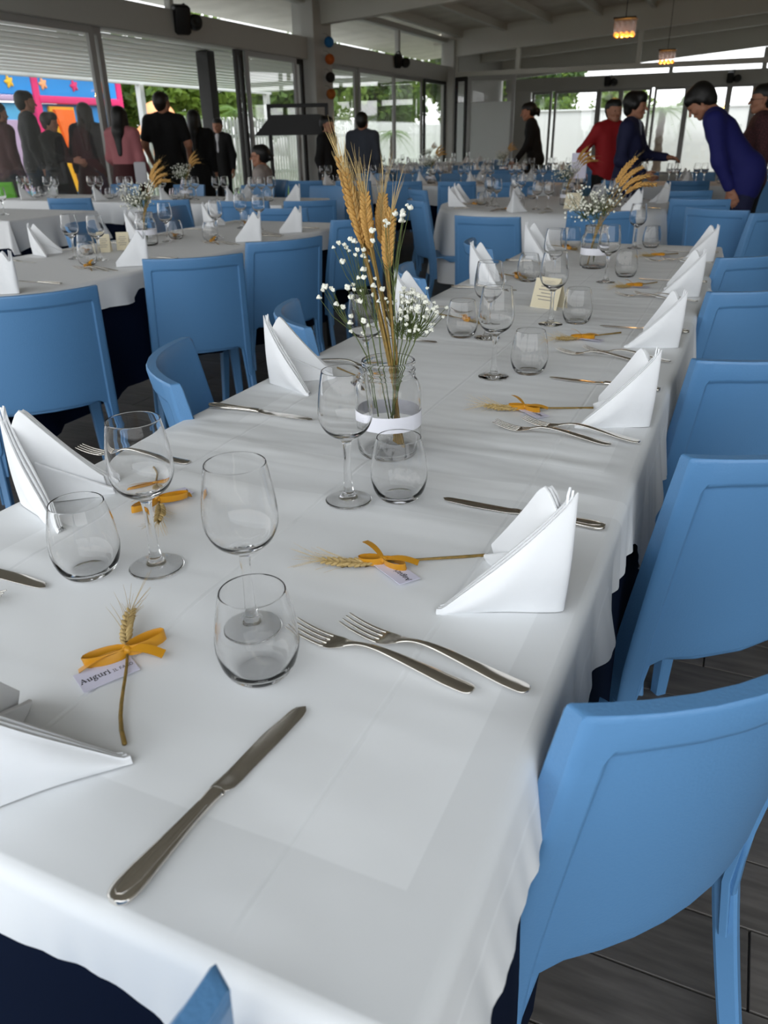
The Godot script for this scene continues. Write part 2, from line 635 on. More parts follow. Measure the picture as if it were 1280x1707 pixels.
# side: -1 for the right-hand side of a table (mirrored), 1 for the left
func napkin_sheet(side: float, peak: float, long: float, inset: float, thick: float, from: float, to: float, phase: float) -> MB:
	var m := MB.new()
	var n := 14
	m.grid(60, 2 * n + 4, func(s, t):
		var a: float = lerpf(from, to, s)
		var k := int(round(t * (2 * n + 4)))
		var outer := 1.0 if k <= n + 2 else -1.0
		var b := clampf(float(k) / n, 0, 1) if k <= n else clampf(float(2 * n + 4 - k) / n, 0, 1)
		var h := napkin_top(a, peak)
		var lip := sin(PI * clampf((k - n) / 4.0, 0, 1)) * thick * 0.7
		var y := b * h
		var g := y / 0.143
		# plan: two wings that meet in a rounded fold
		var r := sqrt(a * a + 0.010) - 0.10
		var x := long * r / 0.905
		var z := (0.060 if a > 0.0 else 0.088) * a * (0.8 + 0.2 * absf(a))
		if a < 0.0:
			x *= 0.80
		var nrm := Vector3(-0.42, 0, signf(a) * clampf(absf(a) * 7.0, 0.0, 1.0)).normalized()
		# the far wing is drawn in behind the near one, the near wing bellies out
		var belly := 0.011 * sin(PI * clampf(absf(a), 0, 1)) * sin(PI * b * 0.85) * (1.0 if a > 0.0 else 0.5)
		belly += 0.0012 * sin(8.0 * a + phase + 4.0 * b)
		var pinch := 1.0 - 0.30 * g
		var q := Vector3(x - 0.004 * g, y + lip, z * pinch) + nrm * (belly + outer * thick * 0.5 - inset)
		if a < -0.05:
			q.x += 0.018 * g * smooth(-0.05, -0.3, a)
		return Vector3(q.x * side, q.y + 0.0005, q.z), false)
	return m

func napkin_pattern(side := 1) -> Node3D:
	if napkin_proto.has(side):
		return napkin_proto[side]
	var t := thing("napkin", "white cloth napkin folded into a standing sail", "napkin")
	obj("outer_fold", napkin_sheet(side, 0.143, 0.128, 0.0, 0.0026, -1.0, 1.0, 0.0), M.napkin, t)
	obj("inner_fold", napkin_sheet(side, 0.145, 0.127, 0.0050, 0.0026, -0.97, 0.99, 1.0), M.napkin, t)
	obj("inner_fold", napkin_sheet(side, 0.146, 0.126, 0.0100, 0.0026, -0.94, 0.98, 2.0), M.napkin, t)
	obj("flap", napkin_sheet(side, 0.070, 0.130, 0.0150, 0.003, -1.0, -0.3, 3.0), M.napkin, t)
	napkin_proto[side] = t
	return t

# ------------------------------------------------------------------ cutlery, lying along X: handle end at x = 0
var fork_proto: Node3D
func fork_pattern() -> Node3D:
	if fork_proto:
		return fork_proto
	var t := thing("fork", "steel fork", "fork")
	var xs := [0.0, 0.002, 0.006, 0.012, 0.03, 0.055, 0.085, 0.105, 0.120, 0.132, 0.142]
	var ws := [0.003, 0.0062, 0.0082, 0.0088, 0.0086, 0.0072, 0.0054, 0.0040, 0.0032, 0.0036, 0.0062]
	var ys := [0.0030, 0.0030, 0.0030, 0.0032, 0.0050, 0.0085, 0.0125, 0.0140, 0.0132, 0.0108, 0.0078]
	var h := MB.new()
	blade_strip(h, xs, ws, ys, 0.0026, 0.0007)
	obj("handle", h, M.steel, t)
	var hx := [0.140, 0.146, 0.152, 0.160, 0.168]
	var hw := [0.0058, 0.0085, 0.0108, 0.0120, 0.0122]
	var hy := [0.0082, 0.0066, 0.0050, 0.0036, 0.0032]
	var c := MB.new()
	blade_strip(c, hx, hw, hy, 0.0019, -0.0012)
	obj("head", c, M.steel, t)
	for k in 4:
		var z := (k - 1.5) * 0.0066
		var p := []
		var r := []
		for j in 8:
			var g := j / 7.0
			p.append(Vector3(lerpf(0.164, 0.210, g), 0.0032 + 0.0085 * g * g, z * (1.0 - 0.04 * g)))
			r.append(lerpf(0.0020, 0.0009, pow(g, 2.0)))
		var tm := MB.new()
		tm.tube(p, r, 8, 0.7)
		obj("tine", tm, M.steel, t)
	fork_proto = t
	return t

# a strip of metal with half widths ws and heights ys at stations xs; rise lifts (or sinks) its middle
func blade_strip(m: MB, xs: Array, ws: Array, ys: Array, thick: float, rise: float) -> void:
	var n := xs.size() - 1
	var k := 4 * n
	var at := func(a: Array, t: float) -> float:
		var f := t * n
		var i := clampi(int(f), 0, n - 1)
		var p0: float = a[maxi(i - 1, 0)]
		var p3: float = a[mini(i + 2, n)]
		return cubic_interpolate(a[i], a[i + 1], p0, p3, f - i) if xs.size() > 3 else lerpf(a[i], a[i + 1], f - i)
	m.grid(16, k, func(s, t):
		var a: float = s * TAU
		var w: float = at.call(ws, t)
		var x := signf(cos(a)) * pow(absf(cos(a)), 0.6)
		var y := signf(sin(a)) * pow(absf(sin(a)), 0.8)
		return Vector3(at.call(xs, t), at.call(ys, t) + y * thick * 0.5 + rise * (1.0 - x * x), x * w), true)
	for e in [0.0, 1.0]:
		var first := m.idx.size()
		var c := m.vert(Vector3(at.call(xs, e), at.call(ys, e), 0))
		var ring := []
		for s in 16:
			var a := TAU * s / 16.0
			var x := signf(cos(a)) * pow(absf(cos(a)), 0.6)
			var y := signf(sin(a)) * pow(absf(sin(a)), 0.8)
			ring.append(m.vert(Vector3(at.call(xs, e), at.call(ys, e) + y * thick * 0.5 + rise * (1.0 - x * x), x * at.call(ws, e))))
		for s in 16:
			m.idx.append_array(PackedInt32Array([c, ring[s], ring[(s + 1) % 16]]))
		m.orient(first, Vector3(-1 if e == 0.0 else 1, 0, 0))

var knife_proto: Node3D
func knife_pattern() -> Node3D:
	if knife_proto:
		return knife_proto
	var t := thing("table_knife", "steel table knife", "knife")
	var h := MB.new()
	blade_strip(h, [0.0, 0.002, 0.006, 0.013, 0.025, 0.045, 0.075, 0.098, 0.108, 0.112], [0.004, 0.0075, 0.0100, 0.0112, 0.0108, 0.0090, 0.0066, 0.0060, 0.0066, 0.0064], [0.0040, 0.0040, 0.0040, 0.0041, 0.0042, 0.0043, 0.0044, 0.0046, 0.0046, 0.0046], 0.0062, 0.0006)
	obj("handle", h, M.steel, t)
	var trim := MB.new()   # the raised line that runs round the handle
	var loop := []
	for k in 25:
		var a := lerpf(-1.0, 1.0, k / 24.0)
		var g := absf(a)
		loop.append(Vector3(lerpf(0.0045, 0.095, pow(g, 1.6)), 0.00765, signf(a) * (0.0082 * pow(minf(1.0, g * 3.0), 0.6) - 0.0042 * g)))
	trim.tube(loop, [0.0004], 5)
	obj("handle_trim", trim, M.steel, t)
	var b := MB.new()
	var n := 24
	# blade: straight back on -Z, edge curving up to the tip on +Z
	b.grid(10, n, func(s, u):
		var x := lerpf(0.112, 0.232, u)
		var z0 := -0.0070 + 0.0035 * smooth(0.55, 0.9, u)
		var z1 := 0.0100 * smooth(-0.05, 0.08, u) + 0.0014 * smooth(0.2, 0.7, u)
		if u > 0.86:   # rounded tip
			var e := sqrt(maxf(0.0, 1.0 - pow((u - 0.86) / 0.14, 2.0)))
			z0 = lerpf(0.0058, z0, e)
			z1 = lerpf(0.0062, z1, e)
		var q: Array = [[0.0, 0.0], [0.0, 1.0], [0.25, 1.0], [0.6, 0.8], [0.92, 0.3], [1.0, 0.0], [0.92, -0.3], [0.6, -0.8], [0.25, -1.0], [0.0, -1.0], [0.0, 0.0]][int(round(s * 10))]
		return Vector3(x, 0.0026 + q[1] * 0.0010 * (1.0 - 0.35 * u) + 0.002 * (1.0 - smooth(0.0, 0.2, u)), lerpf(z0, z1, q[0])), false)
	obj("blade", b, M.steel, t)
	var bol := MB.new()
	bol.ball(Vector3(0.112, 0.0044, 0.0003), Vector3(0.0045, 0.0032, 0.0074), 14, 8)
	obj("bolster", bol, M.steel, t)
	knife_proto = t
	return t

# ------------------------------------------------------------------ favour: an ear of wheat with a gold bow and a little card
func ear_mesh(kernels: MB, path: Callable, n: int, size: float, seed_: int) -> void:
	var r := RandomNumberGenerator.new()
	r.seed = seed_
	for k in n:
		var g := (k + 0.5) / n
		var p: Vector3 = path.call(g)
		var d: Vector3 = (path.call(g + 0.02) - path.call(g - 0.02)).normalized()
		var side := d.cross(Vector3(0.2, 1, 0.35)).normalized().rotated(d, r.randf_range(-0.3, 0.3))
		var fat := size * (0.75 + 0.45 * sin(PI * clampf(g * 0.9 + 0.1, 0, 1)))
		for s in [-1, 1]:
			for layer in 2:
				var sd: Vector3 = side.rotated(d, PI * 0.5 * layer * s + 0.2)
				var ax: Vector3 = (d + sd * s * 0.62).normalized()
				var z := ax.cross(sd).normalized()
				kernels.ball(p + sd * s * fat * 0.62 + d * fat * 0.35 * layer, Vector3(fat * 0.46, fat * 1.15, fat * 0.40), 6, 6, Basis(z.cross(ax).normalized(), ax, z))

func awn_mesh(m: MB, path: Callable, n: int, long: float, spread: float, seed_: int) -> void:
	var r := RandomNumberGenerator.new()
	r.seed = seed_
	for k in n:
		var g := lerpf(0.15, 1.0, float(k) / n)
		var p: Vector3 = path.call(g)
		var d: Vector3 = (path.call(g + 0.02) - path.call(g - 0.02)).normalized()
		var side := d.cross(Vector3(0.3, 1, 0.1)).normalized().rotated(d, r.randf() * TAU)
		var l := long * r.randf_range(0.7, 1.15)
		var pts := []
		for j in 5:
			var q := j / 4.0
			pts.append(p + d * l * q + side * (spread * l * (0.45 * q + 0.35 * q * q)))
		m.tube(pts, [0.00035, 0.0003, 0.00028, 0.00022, 0.0001], 3)

var text_cache := {}
func text(called: String, words: String, height: float, serif: bool, slant: bool, m: Material, parent: Node3D, at: Transform3D) -> void:
	var key := [words, height, serif, slant]
	if not text_cache.has(key):
		var f := SystemFont.new()
		f.font_names = PackedStringArray(["Droid Serif" if serif else "Droid Sans"])
		var v := FontVariation.new()
		v.base_font = f
		if slant:
			v.variation_transform = Transform2D(Vector2(1, 0), Vector2(0.28, 1), Vector2.ZERO)
		var t := TextMesh.new()
		t.text = words
		t.font = v
		t.font_size = 32
		t.pixel_size = height / 24.0
		t.depth = 0.0002
		text_cache[key] = t
	var o := obj(called, text_cache[key], m, parent)
	o.transform = at

var favour_proto: Array = [null, null]
# variant 0: loops to both sides; variant 1: a looser bow with upright ends
func favour_pattern(kind: int) -> Node3D:
	if favour_proto[kind]:
		return favour_proto[kind]
	var t := thing("wheat_favour", "ear of wheat tied with a gold ribbon bow", "wheat favour")
	var ear_path := func(g: float) -> Vector3: return Vector3(-0.014 - 0.062 * g, 0.0075 + 0.004 * g, -0.010 * g * g)
	var e := MB.new()
	ear_mesh(e, ear_path, 9, 0.0050, 11 + kind)
	obj("ear", e, M.wheat_pale, t)
	var a := MB.new()
	awn_mesh(a, ear_path, 26, 0.052, 0.45, 5 + kind)
	var aw := obj("awns", a, M.awn, t)
	aw.set_meta("kind", "stuff")
	var s := MB.new()
	var p := []
	var r := []
	for k in 9:
		var g := k / 8.0
		p.append(Vector3(lerpf(-0.016, 0.132, g), 0.0072 - 0.0045 * g, 0.018 * sin(g * 2.4) * g * (1.0 - kind)))
		r.append(lerpf(0.0013, 0.0022, g))
	s.tube(p, r, 8)
	obj("stem", s, M.straw, t)
	# bow
	var b := MB.new()
	for sd in [-1, 1]:
		var loop := []
		var n := 14
		for k in n + 1:
			var q := float(k) / n
			var ang := q * TAU
			var reach := 0.5 - 0.5 * cos(ang)
			var along := Vector3(0.28 * sd - 0.2, 0, sd).normalized() if kind == 0 else Vector3(0.85 * sd, 0, 0.5 * sd + 0.25).normalized()
			var perp := Vector3(along.z, 0, -along.x)
			loop.append(along * 0.043 * reach * (1.0 if kind == 0 else 0.72) + perp * 0.0075 * sin(ang) + Vector3(0, 0.0095 - 0.001 * reach, 0))
		b.band(loop, [0.0108], [Vector3(-0.25, 1, 0.2)], 0.0005)
	obj("ribbon_loops", b, M.ribbon, t)
	var tails := MB.new()
	var ends: Array = [[Vector3(0.010, 0.0035, 0.048), Vector3(0.016, 0.006, -0.034)], [Vector3(-0.020, 0.026, -0.022), Vector3(0.040, 0.010, 0.016)]][kind]
	for q in ends:
		var pts := []
		for k in 9:
			var g := k / 8.0
			pts.append(Vector3(0, 0.011, 0).lerp(q, g) + Vector3(0, 0.004 * sin(PI * g), 0))
		tails.band(pts, [0.0055, 0.007, 0.009, 0.010, 0.0105, 0.011, 0.011, 0.011, 0.011], [Vector3(q.z, 0.3 * absf(q.z), -q.x)], 0.0005)
	obj("ribbon_tails", tails, M.ribbon, t)
	var kn := MB.new()
	kn.ball(Vector3(0, 0.0105, 0), Vector3(0.0055, 0.0046, 0.0050), 12, 8)
	obj("ribbon_knot", kn, M.ribbon, t)
	var c := MB.new()
	c.box(Vector3.ZERO, Vector3(0.056, 0.0006, 0.030), 0.0001)
	var card := obj("tag", c, M.paper, t)
	card.transform = Transform3D(Basis(Vector3.UP, PI - 1.25 if kind == 0 else 2.0) * Basis(Vector3.RIGHT, 0.06), Vector3(0.0215, 0.0030, 0.022) if kind == 0 else Vector3(0.012, 0.0042, 0.022))
	text("lettering", "Auguri", 0.0068, true, true, M.ink, card, Transform3D(Basis(Vector3.RIGHT, -PI / 2), Vector3(-0.0115, 0.0005, 0.001)))
	text("lettering", "IL FARO", 0.0044, false, false, M.ink_grey, card, Transform3D(Basis(Vector3.RIGHT, -PI / 2), Vector3(0.0160, 0.0005, 0.002)))
	favour_proto[kind] = t
	return t

# ------------------------------------------------------------------ jar with a satin band, and what stands in it
var jar_proto := {}
func jar_pattern(fine: bool) -> Node3D:
	if jar_proto.has(fine):
		return jar_proto[fine]
	var t := thing("glass_jar", "glass jar with white ribbon band", "jar")
	var s := 56 if fine else 20
	var out := spline([Vector2(0.0, 0.0030), Vector2(0.030, 0.0016), Vector2(0.043, 0.0), Vector2(0.0505, 0.006), Vector2(0.0525, 0.018), Vector2(0.0525, 0.060), Vector2(0.0525, 0.100), Vector2(0.0505, 0.117), Vector2(0.0445, 0.128), Vector2(0.0420, 0.131)], 30)
	out += [Vector2(0.0432, 0.1330), Vector2(0.0438, 0.1345), Vector2(0.0420, 0.1365), Vector2(0.0418, 0.1395), Vector2(0.0432, 0.1410), Vector2(0.0438, 0.1425), Vector2(0.0420, 0.1445), Vector2(0.0418, 0.1500), Vector2(0.0430, 0.1520), Vector2(0.0434, 0.1545), Vector2(0.0424, 0.1575), Vector2(0.0408, 0.1582), Vector2(0.0396, 0.1565)]
	out += spline([Vector2(0.0396, 0.1540), Vector2(0.0394, 0.134), Vector2(0.0420, 0.126), Vector2(0.0478, 0.115), Vector2(0.0498, 0.100), Vector2(0.0498, 0.060), Vector2(0.0496, 0.020), Vector2(0.0470, 0.0100), Vector2(0.036, 0.0065), Vector2(0.0, 0.0070)], 26)
	var m := MB.new()
	m.lathe(out, s)
	obj("jar_glass", m, M.jar, t)
	var b := MB.new()
	b.lathe([Vector2(0.0530, 0.052), Vector2(0.0533, 0.052), Vector2(0.0534, 0.053), Vector2(0.0534, 0.076), Vector2(0.0533, 0.077), Vector2(0.0530, 0.077), Vector2(0.0529, 0.076), Vector2(0.0529, 0.053), Vector2(0.0530, 0.052)], s)
	obj("ribbon_band", b, M.satin, t)
	jar_proto[fine] = t
	return t

# a stalk from a (in the jar) through b (at its mouth) to c (foot of the ear) and d (tip of the ear), in jar coordinates
func wheat_stalk(a: Vector3, b: Vector3, c: Vector3, d: Vector3, seed_: int, fine := true) -> Node3D:
	var t := thing("wheat_stalk", "dried stalk of wheat", "wheat")
	var curve := Curve3D.new()
	curve.add_point(a, Vector3.ZERO, (b - a) * 0.3)
	curve.add_point(b, (a - b) * 0.3, (c - b) * 0.35)
	curve.add_point(c, (b - c) * 0.3, Vector3.ZERO)
	var pts := []
	for k in 13:
		pts.append(curve.sample_baked(curve.get_baked_length() * k / 12.0, true))
	var s := MB.new()
	s.tube(pts, [0.0019], 6)
	obj("stem", s, M.straw, t)
	var dir: Vector3 = (pts[12] - pts[11]).normalized()
	var long := (d - c).length()
	var path := func(g: float) -> Vector3: return c.lerp(d, g) + (dir * long - (d - c)) * 0.25 * sin(PI * clampf(g, 0, 1))
	var e := MB.new()
	ear_mesh(e, path, 12 if fine else 9, 0.0066 if fine else 0.0085, seed_)
	obj("ear", e, M.wheat, t)
	var w := MB.new()
	awn_mesh(w, path, 30 if fine else 10, 0.062, 0.22, seed_)
	obj("awns", w, M.awn, t).set_meta("kind", "stuff")
	return t

var blossom_mesh: ArrayMesh
func blossom() -> ArrayMesh:
	if blossom_mesh:
		return blossom_mesh
	var r := RandomNumberGenerator.new()
	r.seed = 3
	var m := MB.new()
	for k in 9:
		var d := Vector3(r.randf_range(-1, 1), r.randf_range(-0.5, 1), r.randf_range(-1, 1)).normalized()
		m.ball(d * 0.0017, Vector3(0.0019, 0.0012, 0.0019), 6, 4, Basis(Vector3(r.randf(), r.randf(), r.randf() + 0.1).normalized(), r.randf() * 3.0))
	blossom_mesh = m.mesh()
	return blossom_mesh

# a spray of small white flowers: stem from a through b, branching out to the tips
func gyp_spray(a: Vector3, b: Vector3, tips: Array, seed_: int, size := 1.0, fine := true) -> Node3D:
	var t := thing("flower_spray", "spray of small white flowers", "flower spray")
	var r := RandomNumberGenerator.new()
	r.seed = seed_
	var mid := Vector3.ZERO
	for q in tips:
		mid += q
	mid /= tips.size()
	var fork := b.lerp(mid, 0.62)
	var s := MB.new()
	s.tube([a, b, b.lerp(fork, 0.5) + Vector3(0.002, 0, 0.001), fork], [0.0011, 0.001, 0.0009, 0.0007], 5)
	for q in tips:
		var j := b.lerp(fork, r.randf_range(0.55, 1.0))
		var k: Vector3 = j.lerp(q, 0.55) + Vector3(r.randf_range(-0.004, 0.004), -0.005, r.randf_range(-0.004, 0.004))
		s.tube([j, k, q], [0.0006, 0.0005, 0.0004], 4)
	obj("stem", s, M.stem_green, t)
	if fine:
		for q in tips:
			var o := obj("blossom", blossom(), M.blossom, t)
			o.transform = Transform3D(Basis(Vector3(0.3, 1, 0.2).normalized(), r.randf() * TAU).scaled(Vector3.ONE * size * r.randf_range(0.95, 1.75)), q)
	else:
		var m := MB.new()
		for q in tips:
			m.ball(q, Vector3.ONE * 0.0036 * size * r.randf_range(0.7, 1.3), 5, 4)
		obj("blossoms", m, M.blossom, t).set_meta("kind", "stuff")
	return t


# ------------------------------------------------------------------ tables and cloths
# a cloth over the rectangle x0..x1, z0..z1 (z0 the far end); drop(side, q) tells how far it hangs at each side
# sides: 0 near (z1), 1 right (x1), 2 far (z0), 3 left (x0)
func cloth_mesh(x0: float, x1: float, z0: float, z1: float, y: float, drop: Callable, wave: float, lift: Callable, step: float, seed_: int, cuts := []) -> MB:
	var m := MB.new()
	var f := FastNoiseLite.new()
	f.seed = seed_
	f.frequency = 1.0
	f.fractal_octaves = 2
	var nx := maxi(4, int((x1 - x0) / step))
	var nz := maxi(4, int((z1 - z0) / step))
	var xs := []
	for i in nx + 1:
		xs.append(lerpf(x0, x1, float(i) / nx))
	for c in cuts:
		for e in [-0.0035, -0.0017, 0.0, 0.0017, 0.0035]:
			xs.append(c + e)
	xs.sort()
	m.grid(xs.size() - 1, nz, func(s, t):
		var x: float = xs[int(round(s * (xs.size() - 1)))]
		var z := lerpf(z0, z1, t)
		return Vector3(x, y + lift.call(x, z), z), false, Vector3.UP)
	# the hanging part runs round the edge; at each corner the direction turns while the foot stays
	var foot := []
	var sides := [[Vector2(x0, z1), Vector2(x1, z1), Vector2(0, 1), nx], [Vector2(x1, z1), Vector2(x1, z0), Vector2(1, 0), nz], [Vector2(x1, z0), Vector2(x0, z0), Vector2(0, -1), nx], [Vector2(x0, z0), Vector2(x0, z1), Vector2(-1, 0), nz]]
	for k in 4:
		var sd: Array = sides[k]
		for i in sd[3] + 1:
			var q: float = float(i) / sd[3]
			foot.append([sd[0].lerp(sd[1], q), sd[2], k, q, 0.0])
		var nx_: Vector2 = sides[(k + 1) % 4][2]
		for i in range(1, 8):
			var q := i / 8.0
			foot.append([sd[1], sd[2].slerp(nx_, q), k if q < 0.5 else (k + 1) % 4, 1.0 if q < 0.5 else 0.0, sin(PI * q)])
	var n := foot.size()
	var rows := 16
	m.grid(n, rows, func(s, t):
		var a: Array = foot[int(round(s * n)) % n]
		var p: Vector2 = a[0]
		var d: Vector2 = a[1]
		var hang: float = drop.call(a[2], a[3])
		var j := int(round(t * rows))
		var out := 0.0
		var down := 0.0
		var r := 0.014
		if j <= 5:
			var g := j / 5.0 * PI * 0.5
			out = r * sin(g)
			down = r * (1.0 - cos(g))
		else:
			var g := (j - 5.0) / (rows - 5.0)
			down = r + (hang - r) * g
			var w := f.get_noise_2d(p.x * 5.0 + d.x * 2.0, p.y * 5.0 + d.y * 2.0) + 0.5 * f.get_noise_2d(p.x * 13.0, p.y * 13.0 + 40.0)
			out = r + (0.010 + wave * (w + 0.25)) * g * minf(1.0, hang / 0.15) + a[4] * hang * 0.25 * g
			out = maxf(out, r * 0.9)
		return Vector3(p.x + d.x * out, y + lift.call(p.x, p.y) - down, p.y + d.y * out), true)
	return m

func no_lift(_x: float, _z: float) -> float:
	return 0.0

func table_base(label: String, group: String, x0: float, x1: float, z0: float, z1: float) -> Node3D:
	var c := Vector3((x0 + x1) * 0.5, 0, (z0 + z1) * 0.5)
	var t := thing("dining_table", label, "table", c, 0.0, group)
	var m := MB.new()
	m.box(Vector3(0, TOP - 0.021, 0), Vector3(x1 - x0 - 0.012, 0.03, z1 - z0 - 0.012), 0.004)
	obj("tabletop", m, M.black, t)
	for sx in [-1, 1]:
		for sz in [-1, 1]:
			var l := MB.new()
			l.box(Vector3(sx * ((x1 - x0) * 0.5 - 0.12), 0.363, sz * ((z1 - z0) * 0.5 - 0.12)), Vector3(0.05, 0.724, 0.05), 0.004)
			obj("leg", l, M.black, t)
	return t

func lay(root: Node3D, label: String, from: Vector2, to: Vector2, up := 0.0, group := "") -> Node3D:
	var d := to - from
	return place(root, label, Vector3(from.x, TOP + up, from.y), atan2(-d.y, d.x), group)

func main_table() -> void:
	table_base("first long dining table hidden under the white cloth and the navy cloth", "", -0.898, -0.117, -1.43, -0.262)
	table_base("second long dining table pushed against the far end of the nearest one", "", -0.898, -0.117, -4.02, -1.45)
	# navy cloth below, white cloth above
	var na := obj("underlay_cloth", cloth_mesh(-0.905, -0.11, -4.03, -0.258, TOP - 0.0045, func(_s, q): return 0.50 + 0.03 * sin(q * 7.0), 0.010, no_lift, 0.04, 5), M.navy)
	tag(na, "navy blue undercloth hanging below the white cloth of the nearest long table", "tablecloth")
	var n := FastNoiseLite.new()
	n.seed = 12
	n.frequency = 1.0
	n.fractal_octaves = 3
	var ridge := func(d: float, w: float) -> float: return exp(-d * d / (w * w))
	var lift := func(x: float, z: float) -> float:
		var e := 0.0
		# ironed folds along the table, and across it
		for c in [-0.236, -0.503, -0.765]:
			e += 0.0022 * maxf(0.0, 1.0 - absf(x - c) / 0.045) - 0.0014 * maxf(0.0, 1.0 - absf(x - c) / 0.0035)
		for q in [-0.60, -0.885]:
			e += 0.0022 * maxf(0.0, 1.0 - absf(z - q) / 0.05)
		# soft billows lying across, strongest where the two tables meet
		var k: float = 0.0008 + 0.0032 * ridge.call(z + 1.16, 0.22) + 0.0018 * ridge.call(z + 2.2, 0.35) + 0.0018 * ridge.call(z + 3.0, 0.4)
		e += k * (0.6 + n.get_noise_2d(x * 1.6 + z * 0.6, z * 11.0))
		e += 0.0009 * n.get_noise_2d(x * 7.0 + 30.0, z * 7.0)
		var edge := minf(minf(x + 0.91, -0.105 - x), minf(z + 4.035, -0.252 - z))
		return e * smooth(0.0, 0.05, edge)
	var drops := func(s: int, q: float) -> float:
		if s == 0:
			return 0.070 + 0.012 * sin(q * 9.0) - 0.01 * q
		if s == 1:
			var z := lerpf(-0.252, -4.035, q)
			return 0.135 + 0.02 * sin(z * 6.0) + 0.13 * exp(-pow((z + 1.30) / 0.10, 2.0)) + 0.05 * sin(z * 2.3)
		return 0.17
	var w := cloth_mesh(-0.915, -0.105, -4.035, -0.252, TOP, drops, 0.030, lift, 0.007, 4, [-0.236, -0.503, -0.765])
	M.cloth_main = M.cloth.duplicate()
	var im := Image.create(1024, 2048, false, Image.FORMAT_RGB8)
	var base := Color(0.905, 0.91, 0.915)
	im.fill(base)
	var rect := Rect2(-0.935, -4.06, 0.85, 3.83)
	var px := func(x: float, z: float) -> Vector2i: return Vector2i(int((x - rect.position.x) / rect.size.x * 1024.0), int((z - rect.position.y) / rect.size.y * 2048.0))
	# satin stripes woven into the damask of the two cloths
	for c in [[-0.99, -0.25], [-2.32, -1.05], [-4.04, -2.40]]:
		for side in [[-0.935, -0.815], [-0.142, -0.085]]:
			var a: Vector2i = px.call(side[0], c[0])
			var b: Vector2i = px.call(side[1], c[1])
			im.fill_rect(Rect2i(a, b - a), Color(0.868, 0.875, 0.882))
		for zz in [[c[1] - 0.09, c[1]], [c[0], c[0] + 0.09]]:
			var a: Vector2i = px.call(-0.935, zz[0])
			var b: Vector2i = px.call(-0.085, zz[1])
			im.fill_rect(Rect2i(a, b - a), Color(0.868, 0.875, 0.882))
	M.cloth_main.albedo_color = Color.WHITE
	M.cloth_main.albedo_texture = ImageTexture.create_from_image(im)
	var cloth := obj("tablecloth", w.mesh(rect), M.cloth_main)
	tag(cloth, "creased white cloth with satin stripes over the nearest long table", "tablecloth")

	var ear := MB.new()   # loose corner of the farther cloth, sticking out between the chairs
	ear.grid(12, 12, func(s, t): return Vector3(-0.100 + 0.075 * t * (1.0 - s), 0.752 - 0.025 * t - 0.16 * s * (0.5 + 0.5 * t), -2.98 + 0.20 * s + 0.10 * t + 0.006 * sin(9.0 * s + 4.0 * t)), false, Vector3(1, 0.4, 0.5))
	obj("loose_corner", ear, M.cloth, cloth)

	var rest := func(a: Vector2, b: Vector2) -> float:   # how far the cloth lifts what lies from a to b
		var e := 0.0
		for k in 9:
			var q := a.lerp(b, k / 8.0)
			e = maxf(e, lift.call(q.x, q.y))
		return e
	var up := func(x: float, z: float) -> float:
		return maxf(rest.call(Vector2(x - 0.03, z), Vector2(x + 0.03, z)), rest.call(Vector2(x, z - 0.03), Vector2(x, z + 0.03)))
	# place settings along the right-hand edge, near to far
	var which := ["nearest the camera", "second along", "third along", "fourth along", "at the far end"]
	var naps := [Vector2(-0.118, -0.736), Vector2(-0.104, -1.392), Vector2(-0.109, -2.008), Vector2(-0.108, -2.722), Vector2(-0.108, -3.549)]
	for k in 5:
		var o := place(napkin_pattern(-1), "white napkin sail on the right edge of the long table, %s" % which[k], Vector3(naps[k].x, TOP + 0.001, naps[k].y), [0.02, 0.05, -0.03, 0.06, 0.0][k])
		o.scale = Vector3.ONE * [1.0, 0.97, 0.94, 1.0, 0.97][k]
	var forks := [[Vector2(-0.164, -0.559), Vector2(-0.371, -0.581)], [Vector2(-0.115, -0.575), Vector2(-0.327, -0.606)], [Vector2(-0.150, -1.257), Vector2(-0.354, -1.278)], [Vector2(-0.107, -1.283), Vector2(-0.315, -1.314)], [Vector2(-0.166, -1.822), Vector2(-0.360, -1.850)], [Vector2(-0.111, -1.841), Vector2(-0.311, -1.883)], [Vector2(-0.155, -2.610), Vector2(-0.351, -2.650)], [Vector2(-0.105, -2.599), Vector2(-0.302, -2.666)], [Vector2(-0.155, -3.44), Vector2(-0.352, -3.46)], [Vector2(-0.105, -3.45), Vector2(-0.302, -3.50)]]
	for k in forks.size():
		var place_name: String = ["below the napkin nearest the camera", "below the second napkin on the right", "below the third napkin on the right", "below the fourth napkin on the right", "below the last napkin on the right"][k / 2]
		var f: Array = forks[k]
		lay(fork_pattern(), "steel fork %s, %s of the crossing pair" % [place_name, "lower one" if k % 2 == 0 else "upper one"], f[0], f[1], rest.call(f[0], f[1]) + (0.0005 if k % 2 == 0 else 0.0035))
